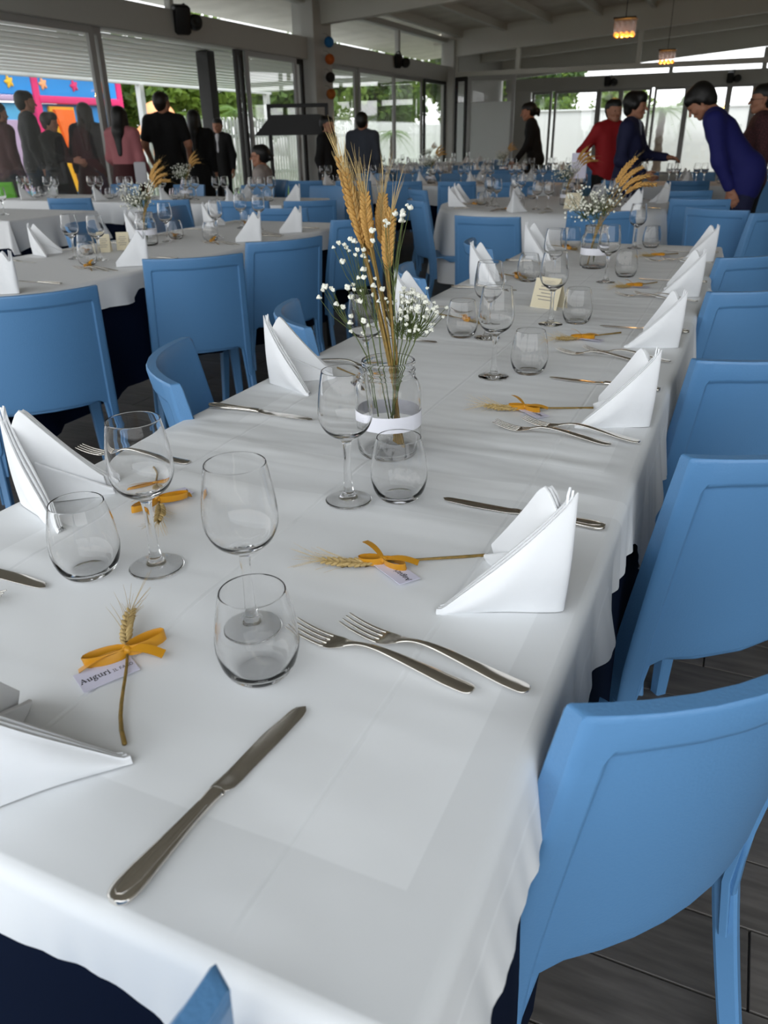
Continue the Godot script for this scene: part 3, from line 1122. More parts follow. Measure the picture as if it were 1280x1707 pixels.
	var knives := [[Vector2(-0.323, -0.249), Vector2(-0.307, -0.474), "large steel knife lying alone across the front edge of the cloth"], [Vector2(-0.108, -0.949), Vector2(-0.360, -0.953), "steel knife half hidden behind the napkin nearest the camera"], [Vector2(-0.109, -1.614), Vector2(-0.336, -1.625), "steel knife passing behind the second napkin on the right"], [Vector2(-0.096, -2.170), Vector2(-0.350, -2.170), "steel knife passing behind the third napkin on the right"], [Vector2(-0.100, -2.988), Vector2(-0.333, -2.990), "steel knife passing behind the fourth napkin on the right"], [Vector2(-0.100, -3.80), Vector2(-0.333, -3.80), "steel knife behind the farthest napkin on the right"],
		[Vector2(-0.916, -1.193), Vector2(-0.678, -1.197), "steel knife across the left table edge beyond the near left napkin"], [Vector2(-0.91, -1.842), Vector2(-0.671, -1.847), "steel knife on the left side, its tip showing behind the flowers"], [Vector2(-0.912, -2.612), Vector2(-0.690, -2.625), "steel knife on the left edge between the third and fourth left napkins"], [Vector2(-0.921, -0.545), Vector2(-0.696, -0.552), "steel knife entering at the left beside the front tumbler"], [Vector2(-0.912, -3.30), Vector2(-0.690, -3.31), "steel knife on the left edge before the farthest left napkin"]]
	for q in knives:
		lay(knife_pattern(), q[2], q[0], q[1], rest.call(q[0], q[1]))
	var lf := [[Vector2(-0.91, -0.62), Vector2(-0.70, -0.500), "steel fork at the left edge below the left knife, tines showing"], [Vector2(-0.915, -0.955), Vector2(-0.767, -0.934), ""], [Vector2(-0.905, -1.575), Vector2(-0.70, -1.548), "steel fork behind the second left napkin, partly hidden by the jar"], [Vector2(-0.905, -2.23), Vector2(-0.70, -2.20), "steel fork behind the flower jar on the left side"]]
	lf[0][1] = Vector2(-0.713, -0.502)
	lf[0][0] = Vector2(-0.905, -0.43)
	lf[1] = [Vector2(-0.768, -0.930), Vector2(-0.975, -0.905), "steel fork behind the left wine glass, only its handle end showing"]
	for q in lf:
		lay(fork_pattern(), q[2], q[0], q[1], rest.call(q[0], q[1]))

	# napkins on the left, each standing with its fold to the left edge
	var nl := [[Vector2(-0.925, -0.72), "large white napkin sail at the left edge beside the front tumbler"], [Vector2(-0.906, -1.385), "white napkin sail on the left before the blue chair, left of the jar"], [Vector2(-0.890, -2.04), "white napkin sail on the left half hidden by the flowers"], [Vector2(-0.888, -2.712), "white napkin sail on the left before the blue chair, fourth along"], [Vector2(-0.876, -3.42), "white napkin sail on the left, farthest of the left row"]]
	for k in nl.size():
		place(napkin_pattern(), nl[k][1], Vector3(nl[k][0].x + 0.012, TOP + 0.001, nl[k][0].y), [0.0, 0.0, 0.1, 0.0, -0.1][k])
	place(napkin_pattern(), "white napkin at the lower left corner, only its long pointed wing in view", Vector3(-0.494, TOP + 0.002, -0.254), 1.31)

	# glasses
	var wines := [[-0.417, -0.571, "front wine glass standing behind the tumbler in the middle of the cloth"], [-0.599, -0.638, "wine glass at the left beside the front left tumbler"], [-0.462, -0.896, "wine glass in the middle, just before the flower jar"], [-0.455, -1.595, "wine glass beyond the jar, right of it, beside a tumbler"], [-0.457, -2.147, "wine glass standing before the cream menu card"], [-0.575, -1.938, "wine glass on the far side behind the third middle glass"], [-0.586, -2.735, "wine glass behind the menu card glass, left of the far jar"], [-0.431, -2.890, "wine glass before the far jar with the white band"], [-0.462, -3.855, "wine glass right of the far jar at the end of the table"], [-0.694, -1.454, "wine glass seen through the flowers behind the jar"]]
	for q in wines:
		place(wine_pattern(true), "clear stemmed " + q[2], Vector3(q[0], TOP + 0.0003 + up.call(q[0], q[1]), q[1]), q[0] * 9.0)
	var tums := [[-0.370, -0.512, "tumbler nearest the camera, before the front wine glass"], [-0.668, -0.597, "tumbler at the left beside the left wine glass"], [-0.401, -0.939, "tumbler right of the middle wine glass by the knife tip"], [-0.394, -1.659, "tumbler behind the second favour, right of the third wine glass"], [-0.643, -1.934, "tumbler left of the third wine glass with a favour behind it"], [-0.395, -2.194, "tumbler right of the cream menu card"], [-0.695, -2.828, "tumbler on the left side beyond the menu card"], [-0.385, -3.043, "tumbler right of the far jar, nearer one"], [-0.398, -3.919, "tumbler right of the far jar, at the table end"], [-0.730, -3.753, "tumbler on the left side at the table end"]]
	for q in tums:
		place(tumbler_pattern(true), "clear rounded " + q[2], Vector3(q[0], TOP + 0.0003 + up.call(q[0], q[1]), q[1]), q[0] * 7.0)

	# favours
	var fav := [[-0.505, -0.477, -45.5, 0, "front wheat favour with a flat gold bow and a card, ear pointing away"], [-0.341, -0.749, 33.0, 1, "wheat favour with gold bow lying between the front tumbler and the near napkin"], [-0.332, -1.392, 27.0, 1, "wheat favour with gold bow above the second pair of forks"], [-0.342, -2.002, 52.0, 1, "wheat favour with gold bow above the third pair of forks"], [-0.327, -2.822, 60.0, 1, "wheat favour with gold bow above the fourth pair of forks"], [-0.337, -3.625, 55.0, 1, "wheat favour with gold bow near the far end of the table"], [-0.713, -0.784, 136.0, 0, "wheat favour with gold bow behind the left wine glass"], [-0.694, -2.111, 150.0, 1, "wheat favour with gold bow seen through the tumbler past the jar"], [-0.753, -2.878, 140.0, 1, "wheat favour with gold bow on the left beyond the menu card"], [-0.739, -3.72, 140.0, 1, "wheat favour with gold bow at the left end of the table"], [-0.70, -1.46, 145.0, 1, "wheat favour with gold bow behind the jar on the left side"]]
	for q in fav:
		place(favour_pattern(q[3]), q[4], Vector3(q[0], TOP + up.call(q[0], q[1]), q[1]), deg_to_rad(q[2]))

	# near jar: wheat and small white flowers
	var J := Vector3(-0.487, TOP + 0.002, -1.10)
	place(jar_pattern(true), "glass jar with a white ribbon band holding wheat on the long table", J, 0.3)
	var at := func(x: float, y: float, z: float) -> Vector3: return Vector3(x, y - TOP - 0.002, z)
	var stalks := [[-0.043, 1.105, -0.072, 1.213, 0.004], [-0.050, 1.115, -0.074, 1.193, -0.012], [-0.033, 1.095, -0.054, 1.196, 0.014], [-0.027, 1.092, -0.046, 1.178, -0.006], [-0.022, 1.090, -0.026, 1.165, 0.01], [-0.014, 1.095, -0.016, 1.160, -0.016], [0.002, 1.060, 0.010, 1.143, 0.0], [-0.036, 1.075, -0.062, 1.165, -0.02]]
	var sl := ["tallest, leaning left", "second tallest, at the left", "in the middle of the bunch", "short one before the bunch", "upright one right of the bunch", "thin upright one at the back", "separate one at the right among flowers", "low one at the back left"]
	for k in stalks.size():
		var s: Array = stalks[k]
		var e := -0.005 + 0.004 * k
		var w2 := wheat_stalk(at.call(0.030 - 0.004 * k, 0.778, 0.008 - 0.003 * k), at.call(0.006 + 0.0020 * (k - 4), 0.93, s[4] * 0.3), at.call(s[0], s[1], s[4]), at.call(s[2], s[3], s[4] * 1.6), 30 + k)
		w2.position = J
		w2.set_meta("label", "golden wheat stalk standing in the near jar, %s" % sl[k])
	var sprays := [
		[[-0.020, 0.84, 0.01], [-0.032, 0.925, 0.012], [[-0.104, 1.024], [-0.099, 1.016], [-0.102, 1.03], [-0.077, 1.028], [-0.076, 1.005], [-0.069, 1.000], [-0.058, 0.986], [-0.053, 0.978], [-0.048, 0.967], [-0.086, 1.028], [-0.092, 1.032]], "low spray reaching out to the left"],
		[[-0.010, 0.83, 0.02], [-0.026, 0.925, 0.015], [[-0.048, 1.035], [-0.052, 1.033], [-0.038, 1.032], [-0.055, 1.016], [-0.049, 1.009], [-0.034, 1.028], [-0.040, 0.959], [-0.036, 1.012], [-0.026, 0.985]], "low spray left of the stalks"],
		[[0.0, 0.82, 0.0], [-0.012, 0.93, 0.02], [[-0.072, 1.090], [-0.066, 1.096], [-0.058, 1.089], [-0.049, 1.102], [-0.054, 1.084], [-0.043, 1.098], [-0.034, 1.088], [-0.026, 1.088], [-0.070, 1.067], [-0.036, 1.081], [-0.031, 1.077], [-0.028, 1.069], [-0.032, 1.058], [-0.058, 1.094]], "upper spray across the stalks"],
		[[0.010, 0.82, 0.01], [0.016, 0.93, 0.012], [[0.053, 1.148], [0.046, 1.15], [0.042, 1.138], [0.034, 1.129], [0.008, 1.121], [0.014, 1.125], [-0.006, 1.116], [-0.006, 1.102], [0.023, 1.138], [0.030, 1.140], [0.010, 1.128]], "tallest spray, to the right"],
		[[0.0, 0.82, -0.01], [-0.002, 0.93, 0.022], [[-0.025, 1.060], [-0.022, 1.050], [-0.032, 1.048], [-0.014, 1.045], [-0.012, 1.036], [-0.004, 1.030], [-0.020, 1.020], [-0.008, 1.012], [-0.024, 0.975]], "spray climbing along the stalks"]]
	for k in sprays.size():
		var s: Array = sprays[k]
		var tips := []
		for q in s[2]:
			tips.append(at.call(q[0], q[1], 0.022 + rng.randf_range(-0.016, 0.016)))
		var g := gyp_spray(at.call(s[0][0], s[0][1], s[0][2]), at.call(s[1][0], s[1][1], s[1][2]), tips, 50 + k)
		g.position = J
		g.set_meta("label", "white flowers in the near jar, %s" % s[3])
	for k in 5:   # the dense mass at the right
		var tips := []
		for q in 24:
			var a := rng.randf() * TAU
			var rr := sqrt(rng.randf()) * 0.030
			tips.append(at.call(0.034 + 0.014 * (k - 2) * 0.8 + rr * cos(a), 0.998 + rr * 1.1 * sin(a), -0.012 + rng.randf_range(-0.024, 0.024)))
		var g := gyp_spray(at.call(0.01, 0.83, 0.004 * k), at.call(0.010 + 0.006 * k, 0.925, -0.01 + 0.004 * k), tips, 60 + k, 0.8)
		g.position = J
		g.set_meta("label", "dense white flowers in the near jar, right-hand mass, %s" % ["lowest branch", "left branch", "middle branch", "right branch", "outermost branch"][k])

	# far jar on the same table, and the menu card
	far_bouquet(Vector3(-0.536, TOP + 0.002, -3.224), "far jar on the long table", true)
	var mc := thing("menu_card", "folded cream menu card standing in the middle of the long table", "menu card", Vector3(-0.520, TOP + 0.001, -2.385), -0.42)
	card_tent(mc, 0.098, 0.088, M.cream)
	# blue chairs along both sides
	chairs_main()

func card_tent(t: Node3D, w: float, h: float, m: Material) -> void:
	for s in [-1, 1]:
		var p := MB.new()
		p.box(Vector3.ZERO, Vector3(w, h, 0.0008), 0.0002)
		var o := obj("card_face", p, m, t)
		o.transform = Transform3D(Basis(Vector3.RIGHT, s * -0.28), Vector3(0, h * 0.5 * 0.96 + 0.0005, s * h * 0.5 * 0.276))
		if s == 1:
			for k in 5:
				var l := MB.new()
				l.box(Vector3(0, h * (0.24 - 0.11 * k), 0.0006), Vector3(w * [0.5, 0.62, 0.4, 0.66, 0.52][k], h * 0.022, 0.0002), 0.00005)
				obj("text_line", l, M.ink_grey, o)

var far_parts := []
# a jar with stalks and sprays for the tables further off
func far_bouquet(p: Vector3, where: String, fine := false) -> void:
	place(jar_pattern(fine), "glass jar with a white band, %s" % where, p, 0.0)
	if far_parts.is_empty():
		for k in 4:
			far_parts.append(wheat_stalk(Vector3(-0.02, 0.012, 0.005 * k), Vector3(0.004 * k, 0.155, 0), Vector3(0.055 + 0.014 * k, 0.31 - 0.012 * k, 0.008 * (k - 2)), Vector3(0.115 + 0.030 * k, 0.395 - 0.030 * k, 0.02 * (k - 2)), 80 + k, false))
		for k in 4:
			var tips := []
			for q in 40:
				var a := rng.randf() * TAU
				var rr := sqrt(rng.randf()) * 0.062
				tips.append(Vector3(-0.030 + 0.035 * (k - 1.5) + rr * cos(a), 0.225 + 0.025 * (k % 2) + rr * 0.9 * sin(a), rng.randf_range(-0.05, 0.05)))
			far_parts.append(gyp_spray(Vector3(0, 0.02, 0), Vector3(0.012 * (k - 1.5), 0.155, 0), tips, 90 + k, 1.15, false))
	for k in far_parts.size():
		place(far_parts[k], "%s %s in the %s" % [["first", "second", "third", "fourth"][k % 4], "wheat stalk" if k < 4 else "white flower spray", where], p, 0.0, ("wheat stalks in the " if k < 4 else "flower sprays in the ") + where)

func seat(x: float, z: float, face: float, label: String, group := "") -> Node3D:
	return place(chair_pattern(), label, Vector3(x, 0, z), face, group)

# a chair whose two top corners (as seen from behind, left and right) stand at a and b
func seat_at(a: Vector2, b: Vector2, label: String, group := "") -> Node3D:
	var d := b - a
	var turn := atan2(-d.y, d.x)
	var mid := (a + b) * 0.5
	var back := Vector3(0, 0, 0.20).rotated(Vector3.UP, turn)
	return seat(mid.x - back.x, mid.y - back.z, turn, label, group)

func chairs_main() -> void:
	var u := 0.39
	var right := [[Vector2(-0.055, -0.488), 54.0, "blue chair nearest the camera at the right of the table"], [Vector2(-0.021, -1.077), 44.0, "blue chair on the right, second from the camera"], [Vector2(-0.050, -1.624), 37.0, "blue chair on the right, third from the camera"], [Vector2(-0.066, -2.407), 43.0, "blue chair on the right, fourth from the camera"], [Vector2(-0.074, -3.124), 50.0, "blue chair on the right, farthest of the right row"]]
	for q in right:
		var a := deg_to_rad(q[1])
		seat_at(q[0], q[0] + Vector2(cos(a), -sin(a)) * u, "light " + q[2])
	var left := [[Vector2(-1.150, -1.429), Vector2(-0.934, -1.109), "blue chair at the left edge of the table, nearest of the left row"], [Vector2(-1.149, -1.928), Vector2(-0.937, -1.619), "blue chair on the left behind the second left napkin"], [Vector2(-1.11, -2.70), Vector2(-0.935, -2.37), "blue chair on the left behind the flowers"], [Vector2(-1.12, -3.47), Vector2(-0.945, -3.14), "blue chair on the left behind the fourth left napkin"]]
	for q in left:
		seat_at(q[0], q[1], "light " + q[2])
	seat_at(Vector2(-0.383, 0.135), Vector2(-0.188, -0.197), "light blue chair at the near end, only its top corner in view")


# one place setting; p is the middle of the table edge before the seat, inward points to the middle of the table
func setting(p: Vector2, inward: Vector2, where: String, spot: String, wines := 1, extras := true, jitter := 0.0) -> void:
	var side := Vector2(-inward.y, inward.x)
	var at := func(a: float, b: float) -> Vector3:
		var q := p + inward * a + side * b
		return Vector3(q.x, TOP + 0.0016, q.y)
	var turn := atan2(-inward.y, inward.x)
	var full := "%s, %s" % [where, spot]
	var n := place(napkin_pattern(1), "white napkin sail on the %s" % full, at.call(0.02, 0.0), turn + jitter, "napkins on the " + where)
	n.scale = Vector3.ONE * (0.95 + 0.08 * rng.randf())
	for k in wines:
		place(wine_pattern(false), "%s wine glass on the %s" % ["clear" if wines == 1 else ["first", "second"][k], full], at.call(0.33 + 0.03 * k, 0.05 + 0.075 * k), rng.randf() * 6.0, "wine glasses on the " + where)
	place(tumbler_pattern(false), "clear tumbler on the %s" % full, at.call(0.29, -0.07), rng.randf() * 6.0, "tumblers on the " + where)
	if extras:
		var f := fork_pattern()
		for k in 2:
			var a: Vector3 = at.call(0.04 + 0.03 * k, -0.17 - 0.02 * k)
			lay(f, "%s steel fork on the %s" % [["inner", "outer"][k], full], Vector2(a.x, a.z), Vector2(a.x, a.z) + inward.rotated(0.12 * k), 0.0006, "forks on the " + where)
		var b: Vector3 = at.call(0.02, 0.20)
		lay(knife_pattern(), "steel knife on the %s" % full, Vector2(b.x, b.z), Vector2(b.x, b.z) + inward, 0.0006, "knives on the " + where)
		place(favour_pattern(1), "gold-bowed wheat favour on the %s" % full, at.call(0.24, -0.12) , turn + 2.4, "favours on the " + where)

const NTH := ["first", "second", "third", "fourth", "fifth", "sixth", "seventh"]

func plain_table(x0: float, x1: float, z0: float, z1: float, where: String, seed_: int, hang := 0.2, under := 0.45) -> void:
	table_base("dining table under the white cloth, %s" % where, "", x0 + 0.02, x1 - 0.02, z0 + 0.02, z1 - 0.02)
	tag(obj("underlay_cloth", cloth_mesh(x0 + 0.008, x1 - 0.008, z0 + 0.008, z1 - 0.008, TOP - 0.0045, func(s, q): return under + 0.05 * sin(q * 9.0 + s), 0.06, no_lift, 0.06, seed_ + 9), M.navy), "navy undercloth below the white cloth of the %s" % where, "tablecloth")
	tag(obj("tablecloth", cloth_mesh(x0, x1, z0, z1, TOP, func(s, q): return hang + 0.02 * sin(q * 11.0 + s * 2.0), 0.04, no_lift, 0.04, seed_), M.cloth), "white cloth over the %s" % where, "tablecloth")

func other_tables() -> void:
	# A: the long table to the left, parallel to the first
	var A := "second long table"
	plain_table(-3.14, -2.28, -4.60, -1.45, A, 21, 0.125, 0.47)
	var az := [-2.02, -2.72, -3.62, -4.05]
	for k in 4:
		setting(Vector2(-2.30, az[k]), Vector2(-1, 0), A, "near side, %s from the camera" % NTH[k], 1, true, 0.02 * k)
	az = [-2.12, -2.83, -3.50, -4.2]
	for k in 4:
		setting(Vector2(-3.12, az[k]), Vector2(1, 0), A, "far side, %s from the camera" % NTH[k], 1, true, 0.1)
	far_bouquet(Vector3(-2.80, TOP + 0.002, -3.30), "jar on the second long table")
	for k in 2:
		var mc := thing("menu_card", "small cream card beside the jar on the left table, %s" % ["nearer one", "farther one"][k], "menu card", Vector3(-2.83 + 0.03 * k, TOP + 0.001, -3.02 - 0.10 * k), 0.5)
		card_tent(mc, 0.06, 0.085, M.cream)
	seat_at(Vector2(-2.09, -1.60), Vector2(-1.857, -1.93), "blue chair on the far left seen from behind, nearest of its row")
	seat_at(Vector2(-2.109, -2.457), Vector2(-1.847, -2.716), "blue chair seen from behind, second of the row at the left table")
	seat_at(Vector2(-2.026, -3.01), Vector2(-1.811, -3.383), "blue chair seen from behind, third of the row at the left table, behind the wheat")
	seat_at(Vector2(-2.12, -4.05), Vector2(-1.95, -4.40), "blue chair at the far end of the left table's near row")
	var cz := [[-3.60, -2.75], [-3.487, -3.534], [-3.45, -4.20], [-3.669, -4.645]]
	for k in 4:
		var q: Array = cz[k]
		seat_at(Vector2(q[0] - 0.04, q[1] - 0.16), Vector2(q[0] + 0.10, q[1] + 0.2), "blue chair on the far side of the second long table, %s from the camera" % NTH[k], "chairs on the far side of the second long table")
	# B: along the glass wall
	var B := "table before the glass doors"
	plain_table(-6.75, -3.50, -6.62, -5.80, B, 22, 0.20, 0.5)
	var bx := [-6.42, -5.5, -4.75, -4.05]
	for k in 4:
		setting(Vector2(bx[k], -5.83), Vector2(0, -1), B, "near side, %s from left" % NTH[k], 2, false, 0.1)
		setting(Vector2(bx[k] - 0.25, -6.59), Vector2(0, 1), B, "far side, %s from left" % NTH[k], 2, false, 0.1)
	setting(Vector2(-3.53, -6.2), Vector2(-1, 0), B, "right-hand end", 1, false)
	far_bouquet(Vector3(-4.75, TOP + 0.002, -6.22), "jar on the table before the glass doors")
	bx = [-5.28, -4.28, -3.55]
	for k in 3:
		seat(bx[k], -5.45, 0.25, "blue chair before the table at the glass doors, %s from left" % NTH[k], "chairs before the glass doors")
	bx = [-6.3, -5.45, -4.6, -3.8]
	for k in 4:
		seat(bx[k], -7.0, PI, "blue chair between the glass doors and their table, %s from left" % NTH[k], "chairs between the doors and the table")
	seat_at(Vector2(-3.161, -5.30), Vector2(-2.86, -5.50), "blue chair turned away, in the gap behind the wheat ears")
	seat_at(Vector2(-3.05, -4.70), Vector2(-2.72, -4.78), "blue chair at the far end of the left table")
	# D: corner of one more table at the far left
	var D := "table at the far left edge"
	plain_table(-6.0, -4.72, -5.0, -4.15, D, 23, 0.2, 0.5)
	setting(Vector2(-5.2, -4.18), Vector2(0, -1), D, "near side", 1, false)
	# C: the round table behind
	var C := "round table"
	var cc := Vector2(-1.38, -6.35)
	var tb := thing("round_table", "round dining table under a long white cloth behind the far jar", "table", Vector3(cc.x, 0, cc.y))
	var m := MB.new()
	m.lathe([Vector2(0, TOP - 0.035), Vector2(0.86, TOP - 0.035), Vector2(0.868, TOP - 0.028), Vector2(0.868, TOP - 0.010), Vector2(0.86, TOP - 0.004), Vector2(0, TOP - 0.004)], 48)
	obj("tabletop", m, M.black, tb)
	m = MB.new()
	m.lathe([Vector2(0, 0.725), Vector2(0.2, 0.725), Vector2(0.2, 0.70), Vector2(0.05, 0.68), Vector2(0.045, 0.1), Vector2(0.08, 0.06), Vector2(0.3, 0.03), Vector2(0.32, 0.0), Vector2(0, 0.0)], 24)
	obj("pedestal", m, M.black, tb)
	var cl := MB.new()
	var f := FastNoiseLite.new()
	f.seed = 77
	cl.grid(120, 22, func(s, t):
		var a: float = s * TAU
		var k := int(round(t * 22))
		var r := 0.885 * k / 8.0 if k <= 8 else 0.885
		var y := TOP
		if k > 8:
			var g := (k - 8) / 14.0
			var w := 0.5 * sin(a * 11.0 + 1.5 * sin(a * 3.0)) + 0.5 * f.get_noise_1d(a * 60.0)
			r = 0.885 + 0.02 * minf(1.0, g * 6.0) + (0.06 + 0.07 * w) * g
			y = TOP - 0.012 * minf(1.0, g * 5.0) - 0.50 * g
		return Vector3(cc.x + r * cos(a), y, cc.y + r * sin(a)), true, Vector3.ZERO)
	tag(obj("tablecloth", cl, M.cloth), "white cloth falling in folds over the round table", "tablecloth")
	var ca := [-150.0, -98.0, -35.0, 20.0, 75.0, 130.0, 178.0]
	for k in 7:
		var a: float = ca[k]
		var d := Vector2(cos(deg_to_rad(a)), -sin(deg_to_rad(a)))
		setting(cc + d * 0.86, -d, C, ["near left seat", "seat nearest the camera", "near right seat", "right seat", "far right seat", "far left seat", "left seat"][k], 2, a < 0.0, 0.0)
	far_bouquet(Vector3(cc.x + 0.1, TOP + 0.002, cc.y + 0.1), "jar on the round table")
	var mc2 := thing("menu_card", "cream menu card on the round table", "menu card", Vector3(-1.17, TOP + 0.001, -5.95), -0.3)
	card_tent(mc2, 0.12, 0.11, M.cream)
	var mc3 := thing("menu_card", "tall white table card held up among the glasses of the round table", "menu card", Vector3(-1.28, TOP + 0.001, -6.6), -0.3)
	var post := MB.new()
	post.tube([Vector3(0, 0.0, 0), Vector3(0, 0.20, 0)], [0.004], 8)
	post.ball(Vector3(0, 0.008, 0), Vector3(0.03, 0.008, 0.03), 12, 6)
	obj("stand", post, M.steel_dull, mc3)
	var face := MB.new()
	face.box(Vector3(0, 0.26, 0), Vector3(0.13, 0.18, 0.003), 0.001)
	obj("card_face", face, M.paper, mc3)
	seat_at(Vector2(-1.553, -4.50), Vector2(-1.177, -4.48), "blue chair seen from behind between the long table and the round one")
	seat_at(Vector2(-2.85, -6.95), Vector2(-2.58, -6.66), "blue chair left of the round table, its side to the camera")
	seat_at(Vector2(-2.35, -5.75), Vector2(-2.12, -5.45), "blue chair left of the round table, nearest to the flowers")
	seat_at(Vector2(-1.00, -4.93), Vector2(-0.62, -5.02), "blue chair before the round table, behind the far jar")
	seat_at(Vector2(-0.66, -6.885), Vector2(-0.305, -7.013), "blue chair right of the round table, farthest one")
	seat_at(Vector2(-0.47, -6.03), Vector2(-0.19, -6.05), "blue chair right of the round table, middle one")
	seat_at(Vector2(-0.30, -5.30), Vector2(-0.08, -5.20), "blue chair right of the round table, nearest one")
	seat_at(Vector2(0.02, -5.0), Vector2(0.22, -5.3), "blue chair at the right edge beside the person in the patterned top")
	# rows further back
	var rows := [["table behind the round table", -4.9, -1.95, -9.4, -8.6, 24, 5], ["table before the folding doors", -5.2, -1.6, -12.3, -11.5, 25, 6], ["table at the far right", -1.55, 0.9, -9.75, -8.95, 26, 4], ["table by the far left windows", -6.6, -5.2, -17.2, -13.6, 27, 4]]
	for r in rows:
		plain_table(r[1], r[2], r[3], r[4], r[0], r[5], 0.2, 0.5)
		var along_z: bool = r[4] - r[3] > r[2] - r[1]
		for k in r[6]:
			var q: float = (k + 0.5) / r[6]
			if along_z:
				setting(Vector2(r[2] - 0.03, lerpf(r[3], r[4], q)), Vector2(-1, 0), r[0], "right side, %s from back" % NTH[k], 2, false)
				setting(Vector2(r[1] + 0.03, lerpf(r[3], r[4], q)), Vector2(1, 0), r[0], "left side, %s from back" % NTH[k], 2, false)
				seat(r[2] + 0.30, lerpf(r[3], r[4], q), PI / 2 + 0.2, "blue chair at the %s, %s from the back" % [r[0], NTH[k]], "chairs at the " + r[0])
			else:
				setting(Vector2(lerpf(r[1], r[2], q), r[4] - 0.03), Vector2(0, -1), r[0], "near side, %s from left" % NTH[k], 2, false)
				setting(Vector2(lerpf(r[1], r[2], q) - 0.1, r[3] + 0.03), Vector2(0, 1), r[0], "far side, %s from left" % NTH[k], 2, false)
				seat(lerpf(r[1], r[2], q), r[4] + 0.30, 0.2, "blue chair on the near side of the %s, %s from left" % [r[0], NTH[k]], "chairs on the near side of the " + r[0])
				seat(lerpf(r[1], r[2], q), r[3] - 0.30, PI, "blue chair on the far side of the %s, %s from left" % [r[0], NTH[k]], "chairs on the far side of the " + r[0])
		far_bouquet(Vector3((r[1] + r[2]) * 0.5, TOP + 0.002, (r[3] + r[4]) * 0.5), "jar on the " + r[0])


const WX := -7.6     # glass wall on the left
const TZ := -21.0    # transom where the hall meets the annexe
const BZ := -25.0    # back wall

func roof_y(x: float) -> float:
	return 3.42 + 0.07 * (x - WX)

func bar(m: MB, a: Vector3, b: Vector3, w: float, d: float, bevel := 0.006) -> void:   # a beam from a to b, w across, d high
	var dir := b - a
	var z := dir.normalized()
	var x := Vector3.UP.cross(z)
	x = x.normalized() if x.length() > 0.01 else Vector3.RIGHT
	m.box((a + b) * 0.5, Vector3(w, d, dir.length()), bevel, Basis(x, z.cross(x), z))

